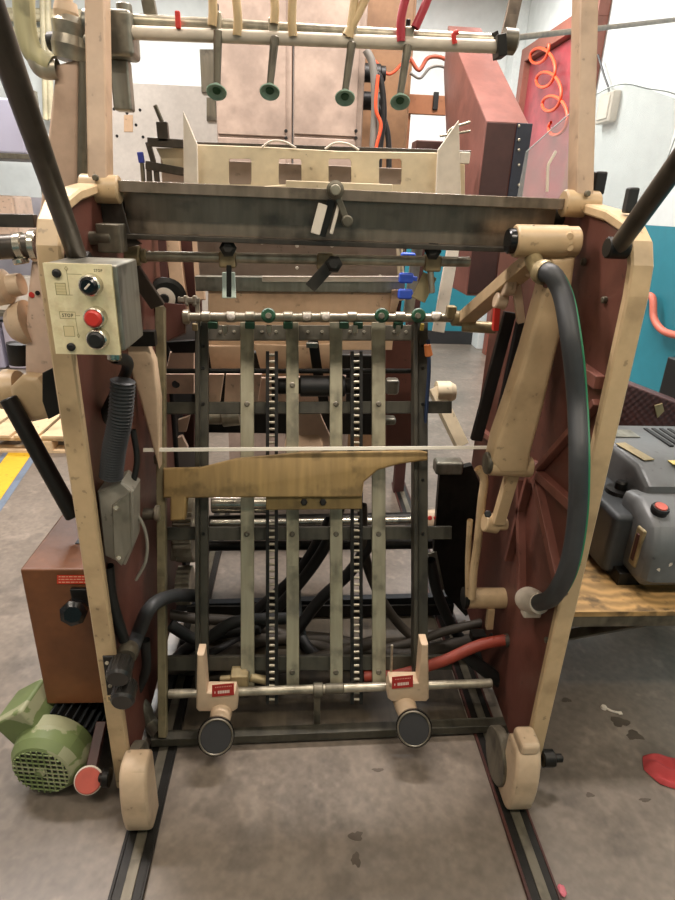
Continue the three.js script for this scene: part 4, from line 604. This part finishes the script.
{
  const p = thing('dimpled_case', 'dark maroon dimpled metal case standing behind the grey pump', 'case', Zp(650, 430, -2.2).setY(0));
  const g = plate([[604, 452], [622, 386], [628, 384], [700, 412], [700, 480], [604, 480]].map(([x, y]) => Zp(x, y, -2.2)), UZ, .2, [], .006).translate(0, 0, -.2), dt = tex(256, (u, v) => { const a = Math.sin(u * 100) * Math.sin(v * 100); const k = 120 + 110 * a; return [k, k, k]; }, false);
  part(p, 'body', g, mat('', 0x5a3a38, .4, .2, { map: dustTex, bumpMap: dt, bumpScale: .003 })); part(p, 'badge', plate([[654, 405], [662, 403], [664, 411], [657, 418]].map(([x, y]) => Zp(x, y, -2.195)), UZ, .004), oldBrass); part(p, 'leg', [boxB(1.02, 1.06, 0, .75, -2.38, -2.3, .003), boxB(1.3, 1.34, 0, .75, -2.38, -2.3, .003)], blackMetal);
}
{ const q = Xp(668, 370, 1.7); const xk = Zp(664, 370, q.z - .2).x, t = thing('black_cabinet', 'black cabinet side against the teal wall', 'cabinet', V(1.9, 0, q.z - .2)); part(t, 'body', boxB(xk, 2.2, .05, .92, q.z - .2, q.z, .008), black); part(t, 'plinth', boxB(xk + .02, 2.18, 0, .06, q.z - .19, q.z - .02, .003), blackMetal); part(t, 'door', boxB(xk + .02, 2.18, .1, .88, q.z, q.z + .015, .004), black); }

// ================================================================== small things on the floor
{
  const c = Yp(668, 776, 0), t = thing('red_cloth', 'crumpled red cloth lying on the concrete floor', 'cloth', V(c.x, 0, c.z)), N = 26, pos = [], idx = [];
  for (let j = 0; j <= N; j++) for (let i = 0; i <= N; i++) { const u = i / N * 2 - 1, v = j / N * 2 - 1, e = Math.max(0, 1 - Math.max(Math.abs(u), Math.abs(v)) ** 4); const rad = 1 - .22 * (Math.abs(u) * Math.abs(v)); pos.push(c.x + .04 + u * .105 * rad, .004 + e * (.022 + .012 * Math.sin(u * 5 + v * 2) + .012 * Math.sin(v * 7 - u * 3)), c.z + v * .062 * rad + u * .02); }
  for (let j = 0; j < N; j++) for (let i = 0; i < N; i++) { const a = j * (N + 1) + i; idx.push(a, a + N + 1, a + 1, a + 1, a + N + 1, a + N + 2); }
  const g = new THREE.BufferGeometry(); g.setAttribute('position', new THREE.Float32BufferAttribute(pos, 3)); g.setIndex(idx); g.computeVertexNormals(); g.setAttribute('uv', new THREE.Float32BufferAttribute(new Array(pos.length / 3 * 2).fill(0), 2));
  part(t, 'fabric', g, mat('', 0xb8474a, .85, 0, { map: paintTex, side: THREE.DoubleSide }));
}
{
  const a = Yp(604, 707, .004), b = Yp(620, 713, .004), t = thing('white_scrap', 'small white bone-shaped scrap on the floor beyond the red cloth', 'scrap', V(a.x, 0, a.z));
  part(t, 'body', [tube([a, a.clone().lerp(b, .4).add(V(0, 0, .006)), b], .004, 16, 8), turn(a.clone().setY(0), a.clone().setY(.007), [[0, .011], [.007, .009]], 12), box(b.x, .004, b.z, .014, .006, .012, .002)], white);
}
{ const a = Yp(562, 891, .004), t = thing('pink_scrap', 'small crumpled pink scrap beside the right floor rail', 'scrap', V(a.x, 0, a.z)); const g = new THREE.IcosahedronGeometry(.012, 2), p = g.attributes.position, f = (x, y) => .55 + .6 * n2(x * 30 + .5, y * 30 + .5); for (let i = 0; i < p.count; i++) { const k = f(p.getX(i), p.getY(i) + p.getZ(i)); p.setXYZ(i, p.getX(i) * k, p.getY(i) * .6 * k, p.getZ(i) * k * 1.4); } g.computeVertexNormals(); g.translate(a.x, .006, a.z); part(t, 'crumple', g, mat('', 0xcf6f7c, .6)); }

// ================================================================== background
const cabinets = [[217, 292, -3.2, 'beige electrical cabinet with a narrow door seam, beside the white panel'], [293, 362, -3.2, 'beige electrical cabinet with black cable plugs on its side']];
for (const [x0, x1, z, lab] of cabinets) {
  const a = Zp(x0, 140, z).x, b = Zp(x1, 140, z).x, t = thing('electrical_cabinet', lab, 'cabinet', V((a + b) / 2, 0, z - .2), 'electrical cabinets'); const bg = P(0xb3a093, .45, { map: dustTex });
  part(t, 'body', boxB(a, b, .05, 2.75, z - .4, z - .012, .008), bg); part(t, 'door', boxB(a + .004, b - .03, Zp(x0, 134, z).y, 2.74, z - .012, z, .004), bg); part(t, 'lower_panel', boxB(a + .004, b - .03, .1, Zp(x0, 136, z).y - .003, z - .012, z, .004), bg); part(t, 'plinth', boxB(a + .01, b - .01, 0, .06, z - .38, z - .03, .003), black);
  for (const dy of [0, 10]) part(t, 'door_bolt', cyl(Zp(x1 - 6, 131 + dy * .7, z), Zp(x1 - 6, 131 + dy * .7, z + .006), .008), black);
  if (x1 > 350) for (const y of [73, 101]) { const q = Zp(370, y, z - .1); part(t, 'cable_plug', [cyl(q.clone().add(V(-.06, 0, 0)), q.clone().add(V(.05, 0, 0)), .04), cyl(q.clone().add(V(.05, 0, 0)), q.clone().add(V(.075, 0, 0)), .033)], black); }
}
{
  const z = -3.6, a = Zp(366, 100, z).x, b = Zp(408, 100, z).x, t = thing('tan_cabinet', 'tall tan cabinet partly hidden behind the beige electrical cabinets', 'cabinet', V((a + b) / 2, 0, z - .2)); part(t, 'body', boxB(a - .1, b, .05, 2.9, z - .4, z, .008), P(0xa07a58, .5, { map: dustTex })); part(t, 'plinth', boxB(a - .08, b - .02, 0, .06, z - .38, z - .02, .003), black); part(t, 'side_door', boxB(b - .02, b + .012, .1, 2.85, z - .38, z - .02, .004), P(0xa07a58, .5, { map: dustTex }));
}
const cableM = { o: mat('', 0xe0552f, .5), g: mat('', 0x77736c, .5), k: black, r: mat('', 0xb0563c, .5), w: white };
for (const [l, z, r, c, lab] of [[[[371, 73], [378, 74], [384, 110], [380, 150], [378, 190]], -3.2, .014, 'k', 'black cable drooping from the upper plug'], [[[371, 101], [376, 104], [387, 130], [389, 190]], -3.26, .014, 'k', 'black cable drooping from the lower plug'], [[[366, 50], [372, 62], [375, 100], [373, 150], [372, 190]], -3.15, .018, 'g', 'thick grey cable beside the electrical cabinets'], [[[374, 60], [388, 74], [394, 72], [404, 62], [410, 61]], -3.4, .007, 'o', 'orange air line looping behind the suckers'], [[[378, 75], [376, 110], [381, 125], [376, 150], [377, 190]], -3.12, .008, 'o', 'orange air line hanging beside the grey cable'], [[[410, 58], [419, 70], [428, 58], [440, 57], [450, 62]], -3.5, .01, 'r', 'brown wavy cable below the suction bar end'], [[[410, 73], [420, 78], [430, 68], [440, 66], [450, 70]], -3.5, .007, 'g', 'thin grey wavy cable below the brown one']]) {
  const p = zt(l, z), t = thing('cable', lab, 'cable', p[0].clone()); part(t, 'sheath', tube(p, r, 50, 8), cableM[c]);
}
{
  const t = thing('wooden_ledge_box', 'small wooden rail with a black clip under the wavy cables', 'rail', Zp(425, 105, -3.9)); const c = Zp(425, 105, -3.9), w = Zp(447, 105, -3.9).x - Zp(404, 105, -3.9).x; part(t, 'plank', box(c.x, c.y, c.z, w, .1, .03, .004), P(0xa6714f, .6)); part(t, 'clip', box(Zp(436, 101, -3.87).x, c.y + .02, c.z + .02, .03, .09, .02, .003), black);
  part(t, 'post', boxB(c.x - w / 2, c.x - w / 2 + .05, 0, c.y, c.z - .06, c.z - .015, .003), P(0xa6714f, .6));
}
{ // brown hood of the press beyond, a box leaning back
  const z0 = -2.45, z1 = -3.3, xa = Zp(486, 122, z0).x, xb = Zp(529, 122, z0).x, t = thing('press_hood', 'maroon sheet-metal hood leaning back beyond the feeder', 'machine hood', V((xa + xb) / 2, 0, z0 - .2));
  const yF = Zp(505, 122, z0).y, yB = Zp(467, 27, z1).y, yBb = Zp(442, 72, z1).y, yL = Zp(482, 296, z0).y;
  part(t, 'hood_body', plate([V(xa, yL, z0), V(xa, yF, z0), V(xa, yB, z1), V(xa, yBb, z1), V(xa, yF - .45, z0 - .35), V(xa, yL, z0 - .25)], UX, xb - xa, [], .006), hoodBrown);
  part(t, 'front_panel', boxB(xa + .004, xb - .05, yL + .01, yF - .004, z0, z0 + .006, .001), hoodDark, { label: 'dark maroon front panel' }); part(t, 'blue_black_edge', boxB(xb - .045, xb + .012, yL + .01, yF - .002, z0 - .02, z0 + .012, .002), mat('', 0x2a2f3d, .45, 0, { map: paintTex }));
  for (const y of [126, 140, 150, 165, 185]) part(t, 'edge_screw', cyl(Zp(519, y, z0 + .013), Zp(519, y, z0 + .018), .005, .005, 8), steel);
  { const lx = Zp(414, 300, -3.1).x; part(t, 'hood_stand', [boxB(lx - .03, lx + .03, 0, 1.66, -3.13, -3.07, .004), boxB(lx - .03, xb, 1.60, 1.66, -3.13, -3.07, .004)], hoodDark); } 
  part(t, 'wire_guides', [tube(zt([[446, 140], [450, 130], [470, 122]], z0 + .1), .005, 12, 6), tube(zt([[440, 136], [452, 134], [470, 131]], z0 + .1), .005, 12, 6)], steel);
  const q = Zp(440, 150, z0 + .1); part(t, 'side_box', box(q.x, q.y, q.z - .1, .16, .07, .1, .006), maroonDark);
}
{ // white panel behind the left post
  const z = -4.2, a = Zp(96, 120, z), b = Zp(219, 120, z), top = Zp(160, 84, z).y, t = thing('steel_partition', 'tall white painted steel partition with bolt holes and a tan patch', 'panel', V((a.x + b.x) / 2, 0, z));
  part(t, 'sheet', boxB(a.x - .02, b.x, .02, top, z - .04, z, .004), mat('', 0xdedad2, .5, 0, { map: blockTex })); part(t, 'foot', [boxB(a.x, a.x + .1, 0, .03, z - .2, z + .16, .003), boxB(b.x - .12, b.x - .02, 0, .03, z - .2, z + .16, .003)], steelDark);
  for (const [x, y] of [[114, 109], [140, 110], [117, 136], [143, 137], [127, 113], [136, 125]]) part(t, 'bolt_hole', cyl(Zp(x, y, z - .002), Zp(x, y, z + .003), .009, .009, 10), black);
  part(t, 'tan_patch', plate([[124, 115], [133, 115], [133, 132], [124, 132]].map(([x, y]) => Zp(x, y, z)), UZ, .003), tan); part(t, 'metal_strip', [plate([[200, 50], [216, 50], [216, 93], [202, 93]].map(([x, y]) => Zp(x, y, z)), UZ, .02), plate([[207, 98], [217, 98], [217, 121], [207, 121]].map(([x, y]) => Zp(x, y, z)), UZ, .02)], steelDark);
}
{ // pallet on the left
  const y = .12, t = thing('wooden_pallet', 'pale wooden pallet on the floor behind the yellow line', 'pallet', Yp(10, 440, 0)); const A = Yp(-10, 438, y).add(V(-.22, 0, 0)), B = Yp(100, 434, y), z1 = (A.z + B.z) / 2;
  for (let i = 0; i < 6; i++) { const x = A.x + i * .17; part(t, 'deck_board', boxB(x, x + .145, y - .02, y, z1 - .85, z1, .003), palletWood); }
  for (const z of [z1, z1 - .4, z1 - .8]) { part(t, 'bottom_board', boxB(A.x, A.x + 1, 0, .018, z - .1, z, .002), palletWood); part(t, 'stringer', boxB(A.x, A.x + 1, y - .04, y - .02, z - .09, z - .01, .002), palletWood); for (const x of [A.x + .02, A.x + .45, A.x + .86]) part(t, 'block', boxB(x, x + .12, .018, y - .04, z - .1, z, .003), palletWood); }
  const s = thing('white_sheet_label', 'white paper sheet with black marks hanging by the black bracket shield', 'paper', Zp(72, 400, -1.75)); part(s, 'sheet', zPoly([[63, 378], [82, 374], [84, 414], [63, 416]], -1.75, .002, 0), white); part(s, 'clip', bar(Zp(60, 416, -1.74), Zp(86, 415, -1.74), .012, .012, UY), black); for (const [x, y] of [[67, 392], [70, 402], [68, 410]]) part(s, 'mark', cyl(Zp(x, y, -1.75), Zp(x, y, -1.747), .006), black);
}
{ // far left: racks with plastic wrapped stock, block wall, pipes
  const z = -5.6, x0 = -4.4, x1 = -2.15, t = thing('storage_rack', 'far steel rack holding pale wrapped stock by the left wall', 'rack', V(-3.2, 0, z));
  for (const x of [x0, (x0 + x1) / 2, x1]) part(t, 'upright', boxB(x - .03, x + .03, 0, 2.3, z - .03, z + .03, .003), steelDark); for (const y of [.5, 1.15, 1.8]) part(t, 'shelf', boxB(x0, x1, y, y + .04, z - .5, z + .03, .003), steelDark);
  const wr = mat('', 0xd9d2e2, .25, 0, { map: blockTex }), r = rng(21); const wrapped = [];
  let n = 0; for (const y of [.04, .54, 1.19, 1.84]) for (let x = x0 + .05; x < x1 - .2;) { const w = .25 + r() * .3, h = .27 + r() * .17; if (x + w > x1) break; const s = thing('wrapped_bundle', `${['lilac', 'white', 'pinkish', 'grey'][n % 4]} wrapped bundle ${y < .1 ? 'on the floor under' : 'on the ' + (y < 1 ? 'lowest' : y < 1.5 ? 'middle' : 'top') + ' shelf of'} the far rack`, 'bundle', V(x + w / 2, y - .0, z - .22), 'bundles on the far rack'); part(s, 'wrap', boxB(x, x + w - .03, y < .1 ? 0 : y, y + h, z - .42, z - .02, .02), [wr, white, pink, mat('', 0xb9b6c8, .4)][(n++) % 4]); x += w; }
  const pp = mat('', 0xd8cfae, .5, 0, { map: dustTex }), p = thing('wall_pipes', 'cream pipes running along the far wall above the rack', 'pipes', V(-2.6, 2.2, ZB + .1)); const zz = ZB + .08;
  for (const y of [12, 17, 31, 35]) part(p, 'pipe', cyl(Zp(-30, y - 1, zz), Zp(108, y + 2, zz), .035), pp); for (const x of [42, 47]) part(p, 'down_pipe', cyl(Zp(x, -30, zz + .04), Zp(x + 4, 120, zz + .04), .03), pp);
}
{ // coiled red air line, socket, wire near the door, grey tie line
  const pts = []; const x = 2.12; for (let i = 0; i <= 72; i++) { const s = i / 72, t = s * Math.PI * 2 * 3.6; const cx = 538 + s * 22, cy = 44 + s * 86; pts.push(Xp(cx + 11 * Math.cos(t), cy + 13 * Math.sin(t), x - .03 * Math.cos(t))); }
  const c = thing('coiled_air_hose', 'coiled orange-red air hose hanging in front of the maroon door', 'hose', pts[0].clone()); part(c, 'coil', tube(pts, .013, 240, 8), cableM.o);
  const l = thing('red_air_line', 'salmon red air line bending along the teal wall', 'hose', Xp(645, 298, 2.2)); part(l, 'line', tube([[640, 297], [652, 297], [654, 318], [662, 330], [682, 337]].map(([a, b]) => Xp(a, b, 2.2)), .022, 40, 8), mat('', 0xd0705c, .5));
  const g = thing('grey_stay_line', 'grey line stretched from the suction bar end towards the right wall', 'line', Zp(512, 39, -1.7)); part(g, 'line', cyl(Zp(513, 38, -1.7), Xp(682, 19, 2.24), .007, .012), steelDark);
  const so = Xp(608, 108, 2.22), s = thing('wall_socket', 'pale wall junction box beside the maroon door', 'socket', so); part(s, 'box', box(so.x, so.y, so.z, .06, .2, .22, .012), whitePlastic); part(s, 'cover', box(so.x - .032, so.y, so.z, .012, .15, .15, .006), white);
  const w = thing('hanging_wire', 'thin dark wire hanging down to the wall junction box', 'wire', Xp(600, 62, 2.2)); part(w, 'wire', tube([[598, 55], [604, 75], [609, 92], [608, 100]].map(([a, b]) => Xp(a, b, 2.2)), .008, 20, 6), black);
}

renderer.render(scene, camera);
